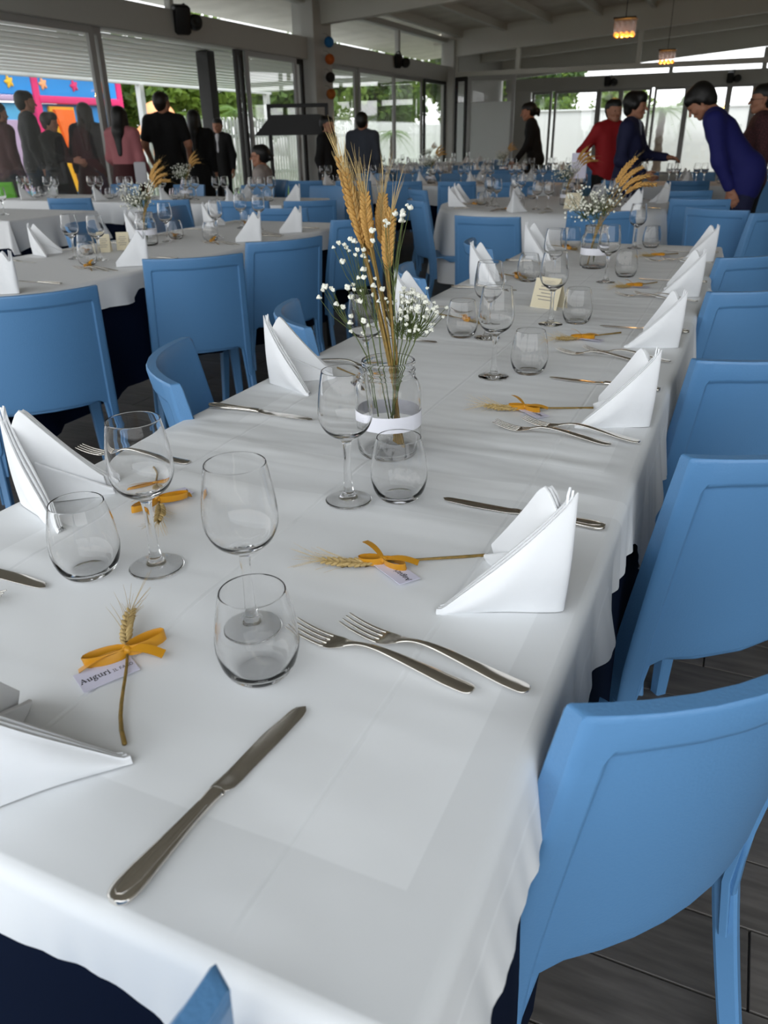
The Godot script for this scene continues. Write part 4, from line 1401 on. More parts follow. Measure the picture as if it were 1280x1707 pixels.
func room() -> void:
	# floor of wood-look planks running along X
	var slab := MB.new()
	slab.box(Vector3(-1.0, -0.062, -11.0), Vector3(14.0, 0.12, 29.0), 0.002)
	var fl := struct("floor", slab, M.grout)
	var lens := [0.9, 1.2]
	var shapes := []
	for k in 2:
		var p := MB.new()
		p.box(Vector3.ZERO, Vector3(lens[k] - 0.003, 0.012, 0.1455), 0.0018)
		shapes.append(p.mesh())
	var far := [MB.new(), MB.new(), MB.new(), MB.new(), MB.new()]
	var count := 0
	var row := 0
	var z := 2.0
	while z > -24.8:
		var x := -7.5 - fmod(row * 0.47, 1.2)
		while x < 5.8:
			var k := rng.randi() % 2
			var c := Vector3(x + lens[k] * 0.5, 0.0, z)
			x += lens[k]
			if c.x - lens[k] * 0.5 < -7.95 or c.x + lens[k] * 0.5 > 5.95:
				continue
			var mi := rng.randi() % 5
			var near := z < 0.2 and z > -5.2 and c.x > -2.9 + 0.25 * z and c.x < 1.2
			if near and count < 290:
				count += 1
				var o := struct("plank", shapes[k], M.planks[mi], fl)
				o.position = c
			else:
				far[mi].box(c, Vector3(lens[k] - 0.003, 0.012, 0.1455), 0.0018)
		z -= 0.1485
		row += 1
	for k in 5:
		struct("plank_field", far[k], M.planks[k], fl).set_meta("kind", "stuff")
	# left wall: posts, header, glazing below and above
	var w := MB.new()
	w.box(Vector3(WX, 2.665, -10.5), Vector3(0.22, 0.33, 21.0), 0.01)
	w.box(Vector3(WX + 0.02, 2.52, -10.5), Vector3(0.16, 0.05, 21.0), 0.005)
	w.box(Vector3(WX, 3.38, -10.5), Vector3(0.2, 0.10, 21.0), 0.01)
	w.box(Vector3(WX, 0.02, -10.5), Vector3(0.14, 0.04, 21.0), 0.004)
	var wl := struct("wall_left", w, M.wall)
	var col := MB.new()
	col.box(Vector3(WX + 0.03, 1.70, -13.98), Vector3(0.42, 3.40, 0.66), 0.01)
	struct("column", col, M.wall, wl)
	for q in [-3.2, -10.05, -17.9]:
		var p := MB.new()
		p.box(Vector3(WX, 3.08, q), Vector3(0.1, 0.52, 0.08), 0.004)
		struct("post", p, M.wall, wl)
	var ends := [0.0, -3.2, -10.05, -14.0, -17.9, -21.0]
	for k in 5:
		var g := MB.new()
		g.box(Vector3(WX, 3.08, (ends[k] + ends[k + 1]) * 0.5), Vector3(0.006, 0.50, ends[k] - ends[k + 1] - 0.1), 0.001)
		struct("pane", g, M.pane, wl)
	# sliding doors and windows below: [from z, to z, offset in x, dark frame, glazed]
	var leaves := [[-0.3, -2.2, 0.0, false], [-2.2, -4.2, 0.05, false], [-4.2, -6.3, 0.0, false], [-6.3, -8.42, 0.05, false], [-8.42, -8.62, 0.0, false], [-11.50, -11.72, 0.0, true], [-11.72, -13.3, 0.05, true], [-13.3, -13.62, 0.0, true], [-14.32, -15.75, 0.0, false], [-15.75, -17.6, 0.05, false], [-17.6, -19.35, 0.0, false], [-19.35, -20.85, 0.05, true]]
	for k in leaves.size():
		var q: Array = leaves[k]
		var x: float = WX + q[2]
		var fm := MB.new()
		var t := 0.075
		for zz in [q[0] - t * 0.5, q[1] + t * 0.5]:
			fm.box(Vector3(x, 1.27, zz), Vector3(0.05, 2.46, t), 0.004)
		for yy in [0.085, 2.46]:
			fm.box(Vector3(x, yy, (q[0] + q[1]) * 0.5), Vector3(0.046, 0.085, q[0] - q[1] - 0.02), 0.004)
		var wn := struct("window_%d" % (k + 1), fm, M.frame_dark if q[3] and k != 6 else M.frame)
		if q[0] - q[1] > 0.3:
			var g := MB.new()
			g.box(Vector3(x, 1.27, (q[0] + q[1]) * 0.5), Vector3(0.006, 2.3, q[0] - q[1] - 0.14), 0.001)
			struct("pane", g, M.pane, wn)
			if k in [3, 6]:
				var h := MB.new()
				h.box(Vector3(x + 0.035, 1.15, q[1] + 0.04), Vector3(0.02, 0.26, 0.03), 0.006)
				struct("handle", h, M.frame, wn)
	# ceiling: white boards over purlins, rising to the right
	var cl := MB.new()
	var roof_edge := 1.5
	for s in [[roof_edge, TZ], [TZ, BZ - 0.6]]:
		var y_off := 0.0 if s[1] == TZ else -0.22
		bar(cl, Vector3(-1.0, roof_y(-1.0) + 0.16 + y_off, s[0]), Vector3(-1.0, roof_y(-1.0) + 0.16 + y_off, s[1]), 13.9, 0.06)
		var last := cl.v.size()
	bar(cl, Vector3(-8.9, roof_y(-1.0) + 0.16, roof_edge), Vector3(-8.9, roof_y(-1.0) + 0.16, -25.6), 2.2, 0.06)   # the roof goes on over the terrace
	# tilt the boards to the slope
	for k in cl.v.size():
		cl.v[k].y += 0.07 * (cl.v[k].x + 1.0)
	var ce := struct("ceiling", cl, M.ceiling)
	for x in [-7.2, -6.1, -5.0, -3.85, -2.7, -1.55, -0.4, 0.75, 1.9, 3.05, 4.2, 5.35]:
		var p := MB.new()
		bar(p, Vector3(x, roof_y(x) + 0.06, roof_edge - 0.05), Vector3(x, roof_y(x) + 0.06, TZ), 0.10, 0.16)
		struct("purlin", p, M.beam, ce)
		var p2 := MB.new()
		bar(p2, Vector3(x, roof_y(x) - 0.15, TZ), Vector3(x, roof_y(x) - 0.15, BZ), 0.10, 0.14)
		struct("purlin", p2, M.beam, ce)
	for zz in [roof_edge - 0.1, -6.8, -14.0, TZ, -23.0]:
		var p := MB.new()
		var dy := -0.18 if zz > TZ + 0.1 else (-0.10 if zz > TZ - 0.1 else -0.26)
		bar(p, Vector3(WX - 0.1, roof_y(WX) - 0.02 + dy, zz), Vector3(5.8, roof_y(5.8) - 0.02 + dy, zz), 0.16, 0.42 if zz > TZ + 0.1 else (0.58 if zz > TZ - 0.1 else 0.30))
		struct("beam", p, M.beam, ce)
	# transom, mullions and panes under the beam at the annexe
	var tr := MB.new()
	tr.box(Vector3(-0.9, 2.64, TZ), Vector3(13.3, 0.11, 0.14), 0.006)
	var t1 := struct("trim_1", tr, M.beam)
	for x in [-7.35, -5.75, -2.93, 0.5, 3.2]:
		var p := MB.new()
		p.box(Vector3(x, (2.69 + roof_y(x) - 0.38) * 0.5, TZ), Vector3(0.10, roof_y(x) - 0.38 - 2.69, 0.08), 0.004)
		struct("mullion", p, M.beam, t1)
	# corner post and the folding doors, frosted below
	var cp := MB.new()
	cp.box(Vector3(WX + 0.10, 1.70, TZ), Vector3(0.34, 3.4, 0.34), 0.008)
	struct("post", cp, M.wall, t1)
	var folds := [[Vector2(-7.30, -20.9), Vector2(-6.93, -20.7)], [Vector2(-6.90, -20.7), Vector2(-5.72, -20.75)]]
	for k in 2:
		var a: Vector2 = folds[k][0]
		var b: Vector2 = folds[k][1]
		var d := (b - a)
		var turn := Basis(Vector3.UP, atan2(-d.y, d.x))
		var mid := Vector3((a.x + b.x) * 0.5, 0, (a.y + b.y) * 0.5)
		var fm := MB.new()
		for s in [-1, 1]:
			fm.box(turn * Vector3(s * (d.length() * 0.5 - 0.04), 1.29, 0), Vector3(0.08, 2.54, 0.05), 0.004, turn)
		for yy in [0.07, 2.53]:
			fm.box(Vector3(0, yy, 0), Vector3(d.length() - 0.02, 0.10, 0.046), 0.004, turn)
		var dr := struct("door_%d" % (k + 1), fm, M.frame_dark if k == 0 else M.frame)
		dr.position = mid
		var g := MB.new()
		g.box(Vector3(0, 2.25, 0), Vector3(d.length() - 0.15, 0.45, 0.006), 0.001, turn)
		struct("pane", g, M.pane, dr)
		g = MB.new()
		g.box(Vector3(0, 1.06, 0), Vector3(d.length() - 0.15, 1.90, 0.006), 0.001, turn)
		struct("frosted_pane", g, M.frosted, dr)
	# annexe: left side, back wall with windows
	var al := MB.new()
	al.box(Vector3(-7.35, 1.75, -23.1), Vector3(0.12, 3.5, 4.0), 0.006)
	struct("wall_annexe", al, M.wall)
	var bw := MB.new()
	bw.box(Vector3(-0.7, 2.55, BZ), Vector3(12.9, 0.34, 0.2), 0.006)
	bw.box(Vector3(-6.75, 1.3, BZ), Vector3(0.7, 2.6, 0.18), 0.006)
	bw.box(Vector3(-0.7, 0.10, BZ), Vector3(12.9, 0.2, 0.16), 0.006)
	bw.box(Vector3(-2.60, 2.83, BZ), Vector3(0.10, 0.3, 0.1), 0.004)
	bw.box(Vector3(-0.30, 2.95, BZ), Vector3(0.12, 0.5, 0.1), 0.004)
	var wb := struct("wall_back", bw, M.wall)
	var spans := [[-6.36, -5.78, 0.0], [-5.70, -4.45, 0.04], [-4.45, -3.85, 0.0], [-3.85, -3.02, 0.04], [-2.96, -2.10, 0.0], [-2.10, -1.05, 0.04], [-1.05, -0.42, 0.0], [-0.42, 0.8, 0.04], [0.8, 2.2, 0.0], [2.2, 3.8, 0.04]]
	for k in spans.size():
		var q: Array = spans[k]
		var fm := MB.new()
		for x in [q[0] + 0.035, q[1] - 0.035]:
			fm.box(Vector3(x, 1.29, BZ + q[2]), Vector3(0.07, 2.2, 0.05), 0.004)
		for yy in [0.23, 2.35]:
			fm.box(Vector3((q[0] + q[1]) * 0.5, yy, BZ + q[2]), Vector3(q[1] - q[0] - 0.02, 0.07, 0.046), 0.004)
		var wn := struct("window_%d" % (20 + k), fm, M.frame)
		var g := MB.new()
		g.box(Vector3((q[0] + q[1]) * 0.5, 1.29, BZ + q[2]), Vector3(q[1] - q[0] - 0.13, 2.05, 0.006), 0.001)
		struct("pane", g, M.pane, wn)
	# infill above the back windows, its lower edge rising with the roof
	var gb := MB.new()
	gb.prism(PackedVector2Array([Vector2(-7.3, 2.70), Vector2(5.8, 3.66), Vector2(5.8, 4.3), Vector2(-7.3, 3.4)]), BZ - 0.02, BZ + 0.10)
	struct("gable_infill", gb, M.beam, wb)
	# right wall, solid
	var rw := MB.new()
	rw.box(Vector3(5.95, 2.2, -12.0), Vector3(0.2, 4.4, 26.4), 0.01)
	struct("wall_right", rw, M.wall)

func small_things() -> void:
	# loudspeakers on the headers
	var spots := [[Vector3(WX + 0.16, 2.72, -10.16), 0.9, "black loudspeaker on the left header above the open glass door", 1.3], [Vector3(WX + 0.16, 2.72, -17.6), 0.9, "black loudspeaker on the left header above the far left windows", 1.0], [Vector3(-4.15, 2.57, BZ + 0.14), 0.0, "black loudspeaker on the back wall, left one", 1.0], [Vector3(-1.0, 2.53, BZ + 0.14), 0.0, "black loudspeaker on the back wall, right one", 1.0]]
	for q in spots:
		var t := thing("loudspeaker", q[2], "loudspeaker", q[0], q[1])
		var b := MB.new()
		b.box(Vector3(-0.07, 0, 0.06), Vector3(0.17, 0.26, 0.15) * q[3], 0.03, Basis(Vector3.RIGHT, 0.25))
		obj("cabinet", b, M.black, t)
		b = MB.new()
		b.lathe([Vector2(0, -0.05), Vector2(0.09, -0.05), Vector2(0.10, 0.0), Vector2(0.085, 0.06), Vector2(0.05, 0.07), Vector2(0, 0.05)], 20)
		var h := obj("horn", b, M.black, t)
		h.transform = Transform3D(Basis(Vector3.RIGHT, 1.4), Vector3(0.11, -0.03, 0.08))
		b = MB.new()
		b.tube([Vector3(-0.05, 0.0, -0.05), Vector3(-0.05, 0.17, -0.03), Vector3(0.0, 0.19, 0.0), Vector3(0.02, 0.12, 0.04)], [0.012], 8)
		obj("bracket", b, M.black, t)
	# pendant lamps: clusters of glass tubes with warm bulbs
	var bulb := mat(Color(1.0, 0.72, 0.32), 0.4)
	bulb.emission_enabled = true
	bulb.emission = Color(1.0, 0.66, 0.24)
	bulb.emission_energy_multiplier = 4.0
	var amber := mat(Color(0.60, 0.45, 0.25, 0.10), 0.05)
	amber.transparency = BaseMaterial3D.TRANSPARENCY_ALPHA
	for q in [[Vector3(-1.71, 2.30, -10.87), "pendant lamp with a row of warm bulbs, nearer and larger one"], [Vector3(-1.64, 2.28, -14.91), "pendant lamp with warm bulbs, farther one over the annexe transom"]]:
		var t := thing("pendant_lamp", q[1], "lamp", q[0])
		var c := MB.new()
		var top: float = roof_y(q[0].x) + 0.12 - q[0].y
		c.tube([Vector3(0, 0.22, 0), Vector3(0, top, 0)], [0.006], 6)
		obj("cord", c, M.black, t)
		c = MB.new()
		c.box(Vector3(0, 0.20, 0), Vector3(0.34, 0.03, 0.22), 0.01)
		obj("canopy_plate", c, M.frame_dark, t)
		for k in 8:
			var p := Vector3(-0.12 + 0.08 * (k % 4), 0.0, -0.06 + 0.12 * (k / 4))
			var g := MB.new()
			g.lathe([Vector2(0.030, 0.19), Vector2(0.038, 0.16), Vector2(0.038, 0.0), Vector2(0.034, -0.04), Vector2(0.0, -0.05)], 14, p)
			obj("glass_shade", g, amber, t)
			var b := MB.new()
			b.ball(p + Vector3(0, -0.005, 0), Vector3(0.026, 0.032, 0.026), 12, 8)
			obj("bulb", b, bulb, t)
		var l := OmniLight3D.new()
		t.scale = Vector3.ONE * 0.78
		l.name = "bulb_light"
		l.light_color = Color(1.0, 0.72, 0.36)
		l.light_energy = 1.0
		l.light_size = 0.05
		l.omni_range = 30.0
		l.omni_attenuation = 2.0
		l.shadow_enabled = true
		t.add_child(l)
		l.position = Vector3(0, -0.12, 0)
	# paper balls hanging down the column
	var hues := [[2.77, Color(0.10, 0.42, 0.66), "blue"], [2.51, Color(0.72, 0.34, 0.06), "upper orange"], [2.23, Color(0.03, 0.03, 0.035), "black"], [1.97, Color(0.66, 0.36, 0.10), "lower orange"]]
	for q in hues:
		var t := thing("paper_ball", "%s ball hanging on the white column at the left wall" % q[2], "ball", Vector3(WX + 0.36, q[0], -13.98))
		var b := MB.new()
		b.grid(48, 14, func(s, u):
			var r: float = 0.082 * (1.0 + 0.035 * cos(s * TAU * 12.0))
			return Vector3(r * sin(u * PI) * cos(s * TAU), r * cos(u * PI), r * sin(u * PI) * sin(s * TAU)), true)
		obj("ball_body", b, mat(q[1], 0.7), t)
		b = MB.new()
		b.tube([Vector3(0, 0.08, 0), Vector3(-0.06, 0.13, 0), Vector3(-0.125, 0.135, 0)], [0.003], 5)
		obj("string", b, M.ink, t)
	# black stand with a hood over the buffet
	var st := thing("heating_hood", "black metal stand with a sloping hood before the white column", "heater", Vector3(-6.2, 0, -10.9), 0.35)
	var fr := MB.new()
	for s in [-1, 1]:
		fr.box(Vector3(s * 0.42, 0.85, 0), Vector3(0.05, 1.70, 0.05), 0.005)
	fr.box(Vector3(0, 1.68, 0), Vector3(0.89, 0.05, 0.05), 0.005)
	fr.box(Vector3(0, 0.03, 0), Vector3(0.95, 0.05, 0.45), 0.005)
	obj("frame", fr, M.black, st)
	var hd := MB.new()
	hd.prism(PackedVector2Array([Vector2(-0.60, 1.30), Vector2(0.52, 1.30), Vector2(0.34, 1.56), Vector2(-0.34, 1.56)]), -0.25, 0.25)
	obj("hood", hd, M.black, st)
	# black tray in the waiter's reach
	var tr := thing("serving_tray", "black serving tray on the far table before the waiter", "tray", Vector3(-2.95, TOP + 0.01, -11.75), 0.1)
	var tm := MB.new()
	tm.lathe([Vector2(0, 0.0), Vector2(0.20, 0.0), Vector2(0.235, 0.022), Vector2(0.24, 0.024), Vector2(0.232, 0.028), Vector2(0.198, 0.007), Vector2(0, 0.006)], 32)
	obj("tray_dish", tm, M.black, tr)


# ------------------------------------------------------------------ people: capsule bones joined by a smooth minimum, meshed as surface nets
func nets(bones: Array, cell: float, blend: float, out: MB) -> void:
	var lo := Vector3.ONE * 1e9
	var hi := Vector3.ONE * -1e9
	for b in bones:
		var r: float = maxf(b[2], b[3])
		for q in [b[0], b[1]]:
			lo = lo.min(q - Vector3.ONE * r)
			hi = hi.max(q + Vector3.ONE * r)
	lo -= Vector3.ONE * cell * 2.5
	hi += Vector3.ONE * cell * 2.5
	var nx := int((hi.x - lo.x) / cell) + 1
	var ny := int((hi.y - lo.y) / cell) + 1
	var nz := int((hi.z - lo.z) / cell) + 1
	var f := PackedFloat32Array()
	f.resize(nx * ny * nz)
	f.fill(1.0)
	for b in bones:
		var a: Vector3 = b[0]
		var ba: Vector3 = b[1] - a
		var ra: float = b[2]
		var dr: float = b[3] - ra
		var inv := 1.0 / maxf(ba.length_squared(), 1e-9)
		var pad := maxf(ra, b[3]) + cell * 2.0 + blend
		var p0: Vector3 = (a.min(b[1]) - Vector3.ONE * pad - lo) / cell
		var p1: Vector3 = (a.max(b[1]) + Vector3.ONE * pad - lo) / cell
		for k in range(maxi(0, int(p0.z)), mini(nz, int(p1.z) + 1)):
			for j in range(maxi(0, int(p0.y)), mini(ny, int(p1.y) + 1)):
				var row := (k * ny + j) * nx
				for i in range(maxi(0, int(p0.x)), mini(nx, int(p1.x) + 1)):
					var pa := lo + Vector3(i, j, k) * cell - a
					var h := clampf(pa.dot(ba) * inv, 0.0, 1.0)
					var d := (pa - ba * h).length() - ra - dr * h
					var g := f[row + i]
					var e := blend - absf(d - g)
					f[row + i] = minf(d, g) - (e * e / blend * 0.25 if e > 0.0 else 0.0)
	var at := PackedInt32Array()
	at.resize(nx * ny * nz)
	at.fill(-1)
	var step := [0, 1, nx, nx + 1, nx * ny, nx * ny + 1, nx * ny + nx, nx * ny + nx + 1]
	var first := out.idx.size()
	for k in nz - 1:
		for j in ny - 1:
			for i in nx - 1:
				var c := (k * ny + j) * nx + i
				var f0 := f[c]
				if absf(f0) > cell * 2.0:
					continue
				var neg := 0
				for s in 8:
					if f[c + step[s]] < 0.0:
						neg += 1
				if neg == 0 or neg == 8:
					continue
				var sum := Vector3.ZERO
				var n := 0
				for e in [[0, 1], [2, 3], [4, 5], [6, 7], [0, 2], [1, 3], [4, 6], [5, 7], [0, 4], [1, 5], [2, 6], [3, 7]]:
					var u := f[c + step[e[0]]]
					var w := f[c + step[e[1]]]
					if (u < 0.0) != (w < 0.0):
						var t := u / (u - w)
						var q0 := Vector3(e[0] & 1, (e[0] >> 1) & 1, e[0] >> 2)
						var q1 := Vector3(e[1] & 1, (e[1] >> 1) & 1, e[1] >> 2)
						sum += q0.lerp(q1, t)
						n += 1
				at[c] = out.vert(lo + (Vector3(i, j, k) + sum / n) * cell)
	for k in range(1, nz - 1):
		for j in range(1, ny - 1):
			for i in range(1, nx - 1):
				var c := (k * ny + j) * nx + i
				if at[c] < 0:
					continue
				var s0 := f[c] < 0.0
				for ax in 3:
					var d1: int = [1, nx, nx * ny][ax]
					if s0 == (f[c + d1] < 0.0):
						continue
					var e1: int = [nx, nx * ny, 1][ax]
					var e2: int = [nx * ny, 1, nx][ax]
					var q := [at[c], at[c - e1], at[c - e1 - e2], at[c - e2]]
					if q.min() < 0:
						continue
					if s0:
						out.quad(q[0], q[3], q[2], q[1])
					else:
						out.quad(q[0], q[1], q[2], q[3])
	out.orient(first)

var head_mb: MB
var hand_mb: MB
var hair_mb := {}

func head_bones() -> Array:
	var b := [[Vector3(0, 0.030, 0.022), Vector3(0, 0.034, -0.020), 0.083, 0.076], [Vector3(0, -0.02, -0.030), Vector3(0, 0.0, -0.03), 0.064, 0.066], [Vector3(0, -0.088, -0.066), Vector3(0, -0.075, -0.060), 0.022, 0.03], [Vector3(0, 0.006, -0.096), Vector3(0, -0.026, -0.115), 0.007, 0.012], [Vector3(-0.017, -0.054, -0.090), Vector3(0.017, -0.054, -0.090), 0.009, 0.009], [Vector3(0, -0.06, 0.016), Vector3(0, -0.165, 0.028), 0.052, 0.056]]
	for s in [-1, 1]:
		b.append([Vector3(s * 0.045, -0.055, -0.01), Vector3(s * 0.018, -0.085, -0.055), 0.034, 0.026])
		b.append([Vector3(s * 0.036, -0.026, -0.062), Vector3(s * 0.04, -0.02, -0.05), 0.026, 0.028])
		b.append([Vector3(s * 0.014, 0.022, -0.088), Vector3(s * 0.044, 0.022, -0.070), 0.012, 0.012])
		b.append([Vector3(s * 0.079, 0.010, 0.008), Vector3(s * 0.076, -0.030, 0.002), 0.013, 0.009])
	return b

func hair_bones(kind: String) -> Array:
	var b := [[Vector3(0, 0.050, 0.030), Vector3(0, 0.058, -0.022), 0.086, 0.074], [Vector3(0, 0.01, 0.040), Vector3(0, 0.04, 0.035), 0.078, 0.084]]
	if kind == "short":
		b.append([Vector3(0, -0.035, 0.046), Vector3(0, 0.0, 0.045), 0.058, 0.072])
	if kind == "bowl":
		b.append([Vector3(0, -0.03, 0.05), Vector3(0, 0.0, 0.045), 0.062, 0.076])
		b.append([Vector3(-0.04, 0.062, -0.055), Vector3(0.04, 0.062, -0.055), 0.034, 0.034])
		for s in [-1, 1]:
			b.append([Vector3(s * 0.062, 0.03, 0.0), Vector3(s * 0.064, -0.005, 0.015), 0.030, 0.026])
	if kind == "full":
		b = [[Vector3(0, 0.055, 0.032), Vector3(0, 0.068, -0.030), 0.092, 0.074], [Vector3(0, -0.02, 0.046), Vector3(0, 0.03, 0.04), 0.072, 0.088], [Vector3(-0.05, 0.02, 0.0), Vector3(0.05, 0.02, 0.0), 0.055, 0.055], [Vector3(-0.03, 0.085, -0.06), Vector3(0.03, 0.085, -0.06), 0.034, 0.034]]
	if kind == "tail" or kind == "bun":
		b.append([Vector3(0, 0.0, 0.10), Vector3(0, -0.01, 0.13), 0.034, 0.040])
		b.append([Vector3(0, -0.01, 0.045), Vector3(0, 0.03, 0.045), 0.066, 0.078])
		if kind == "tail":
			b.append([Vector3(0, -0.01, 0.135), Vector3(0, -0.07, 0.145), 0.038, 0.018])
	if kind == "long":
		b.append([Vector3(0, 0.0, 0.045), Vector3(0, -0.16, 0.075), 0.086, 0.088])
		b.append([Vector3(0, -0.16, 0.075), Vector3(0, -0.42, 0.115), 0.088, 0.035])
		for s in [-1, 1]:
			b.append([Vector3(s * 0.066, 0.04, 0.0), Vector3(s * 0.085, -0.20, 0.02), 0.035, 0.036])
			b.append([Vector3(s * 0.085, -0.20, 0.02), Vector3(s * 0.085, -0.34, 0.06), 0.036, 0.02])
	return b

func templates() -> void:
	head_mb = MB.new()
	nets(head_bones(), 0.0055, 0.014, head_mb)
	hand_mb = MB.new()   # a right hand hanging down, thumb to the front (-Z), palm to the body (-X)
	var b := [[Vector3(0, 0.01, 0), Vector3(0, -0.03, 0), 0.024, 0.024]]
	for k in 4:
		var z := -0.026 + 0.0175 * k
		var l: float = [0.068, 0.078, 0.072, 0.056][k]
		b.append([Vector3(0, -0.02, z * 0.6), Vector3(0, -0.085, z), 0.016, 0.013])
		b.append([Vector3(0, -0.085, z), Vector3(-0.006, -0.085 - l * 0.5, z * 1.05), 0.0092, 0.0086])
		b.append([Vector3(-0.006, -0.085 - l * 0.5, z * 1.05), Vector3(-0.026, -0.085 - l, z), 0.0086, 0.0068])
	b.append([Vector3(-0.004, -0.025, -0.018), Vector3(-0.014, -0.062, -0.045), 0.014, 0.0115])
	b.append([Vector3(-0.014, -0.062, -0.045), Vector3(-0.024, -0.098, -0.047), 0.0105, 0.008])
	nets(b, 0.005, 0.006, hand_mb)
	for k in ["short", "full", "bowl", "tail", "bun", "long"]:
		var m := MB.new()
		nets(hair_bones(k), 0.009, 0.03, m)
		hair_mb[k] = m

# head_at: where the top of the head is; face: 0 away from the camera, 90 to the right, 180 towards it, 270 to the left
func person(label: String, head_at: Vector3, face: float, o: Dictionary) -> Node3D:
	var lean: float = deg_to_rad(o.get("lean", 0.0))
	var sit: bool = o.get("sit", false)
	var full: float = o.get("tall", 0.0)
	var base := -0.43 if sit else 0.0
	var s := head_at.y / (1.735 + base)
	if full > 0.0:
		s = full / 1.735
	var view := Vector2(head_at.x, head_at.z).normalized()
	var f := view.rotated(deg_to_rad(face))
	var turn := atan2(-f.x, -f.y)
	var P := Vector3(0, 0.93 + base, 0)
	var up := func(p: Vector3) -> Vector3: return P + (p + Vector3(0, base, 0) - P).rotated(Vector3.RIGHT, -lean)
	var headc: Vector3 = up.call(Vector3(0, 1.60, -0.012))
	var t := thing("person", label, "person", Vector3(head_at.x, 0, head_at.z), turn)
	# the head, not the hips, stands at head_at
	t.position -= Vector3(headc.x, 0, headc.z).rotated(Vector3.UP, turn) * s
	var hw: float = o.get("wide", 1.0)
	var arms: Array = o.get("arms", [[Vector3(-0.235, 1.13, 0.03), Vector3(-0.245, 0.90, -0.04)], [Vector3(0.235, 1.13, 0.03), Vector3(0.245, 0.90, -0.04)]])
	var torso := [[P + Vector3(-0.055, 0, 0), P + Vector3(0.055, 0, 0), 0.108, 0.108], [P + Vector3(-0.05, 0, 0), up.call(Vector3(-0.045 * hw, 1.10, 0)), 0.100, 0.092], [P + Vector3(0.05, 0, 0), up.call(Vector3(0.045 * hw, 1.10, 0)), 0.100, 0.092], [up.call(Vector3(-0.045 * hw, 1.10, 0)), up.call(Vector3(-0.075 * hw, 1.32, 0.005)), 0.092, 0.100], [up.call(Vector3(0.045 * hw, 1.10, 0)), up.call(Vector3(0.075 * hw, 1.32, 0.005)), 0.092, 0.100], [up.call(Vector3(-0.155 * hw, 1.415, 0.005)), up.call(Vector3(0.155 * hw, 1.415, 0.005)), 0.058, 0.058], [up.call(Vector3(-0.06, 1.44, 0.01)), up.call(Vector3(0.06, 1.44, 0.01)), 0.06, 0.06]]
	if o.get("bust", false):
		for k in [-1, 1]:
			torso.append([up.call(Vector3(k * 0.07, 1.27, -0.06)), up.call(Vector3(k * 0.065, 1.25, -0.075)), 0.058, 0.055])
	var neck := [[up.call(Vector3(0, 1.42, 0.015)), up.call(Vector3(0, 1.54, 0.005)), 0.058, 0.052]]
	var upper := []
	var fore := []
	for k in 2:
		var sh: Vector3 = up.call(Vector3((-0.172 if k == 0 else 0.172) * hw, 1.405, 0.005))
		var el: Vector3 = up.call(arms[k][0]) if not o.get("arms_world", false) else arms[k][0]
		var wr: Vector3 = up.call(arms[k][1]) if not o.get("arms_world", false) else arms[k][1]
		upper.append([sh, el, 0.054, 0.043])
		fore.append([el, wr, 0.042, 0.029])
	var legs := []
	var feet := []
	for k in [-1, 1]:
		var kn := Vector3(k * 0.10, 0.50, -0.015) if not sit else Vector3(k * 0.11, 0.49, -0.42)
		var an := Vector3(k * 0.105, 0.09, 0.025) if not sit else Vector3(k * 0.11, 0.09, -0.40)
		legs.append([P + Vector3(k * 0.085, -0.03, 0), kn, 0.092, 0.060])
		legs.append([kn, an, 0.058, 0.038])
		feet.append([an + Vector3(0, -0.045, 0.02), an + Vector3(k * 0.015, -0.052, -0.14), 0.040, 0.033])
	var skin: Material = o.get("skin", M.skin)
	var body := MB.new()
	nets(torso + neck + upper + fore + legs + feet, 0.024, 0.05, body)
	var ht := Transform3D(Basis(Vector3.UP, deg_to_rad(o.get("head_turn", 0.0))) * Basis(Vector3.RIGHT, deg_to_rad(-o.get("nod", 0.0)) - lean * 0.8), headc)
	body.add(head_mb, ht)
	for k in 2:
		var d: Vector3 = (fore[k][1] - fore[k][0]).normalized()
		var q := Basis(Quaternion(Vector3.DOWN, d)) * (Basis(Vector3.UP, PI) if false else Basis())
		if o.has("palm") and k == o.palm:
			q = q * Basis(Vector3.UP, -PI / 2)
		var flip := Basis.from_scale(Vector3(-1 if k == 0 else 1, 1, 1))
		body.add(hand_mb, Transform3D(q * flip, fore[k][1]))
	var bo := obj("body", body, skin, t)
	var swell := func(list: Array, e: float) -> Array:
		var r := []
		for b in list:
			r.append([b[0], b[1], b[2] + e, b[3] + e])
		return r
	var g := MB.new()
	var sleeves: Array = upper + fore
	if o.get("short_sleeves", false):
		sleeves = []
		for b in upper:
			sleeves.append([b[0], b[0].lerp(b[1], 0.7), b[2] + 0.006, b[3] + 0.012])
	else:
		sleeves = upper.duplicate()
		for b in fore:
			sleeves.append([b[0], b[0].lerp(b[1], 0.95), b[2], b[3]])
	var coat := torso.duplicate()
	if o.get("jacket", false):
		for k in [-1, 1]:
			coat.append([P + Vector3(k * 0.06, 0.05, 0), P + Vector3(k * 0.075, -0.10, 0), 0.100, 0.100])
	nets(swell.call(coat, 0.018) + swell.call(sleeves, 0.013), 0.024, 0.045, g)
	obj(o.get("top_name", "jacket"), g, o.top, t)
	if o.has("shirt"):
		var sm := MB.new()
		nets([[up.call(Vector3(0, 1.44, -0.045)), up.call(Vector3(0, 1.10, -0.085)), 0.050, 0.036], [up.call(Vector3(-0.035, 1.475, 0.0)), up.call(Vector3(0.035, 1.475, 0.0)), 0.052, 0.052]], 0.012, 0.02, sm)
		obj("shirt", sm, o.shirt, t)
	var low := MB.new()
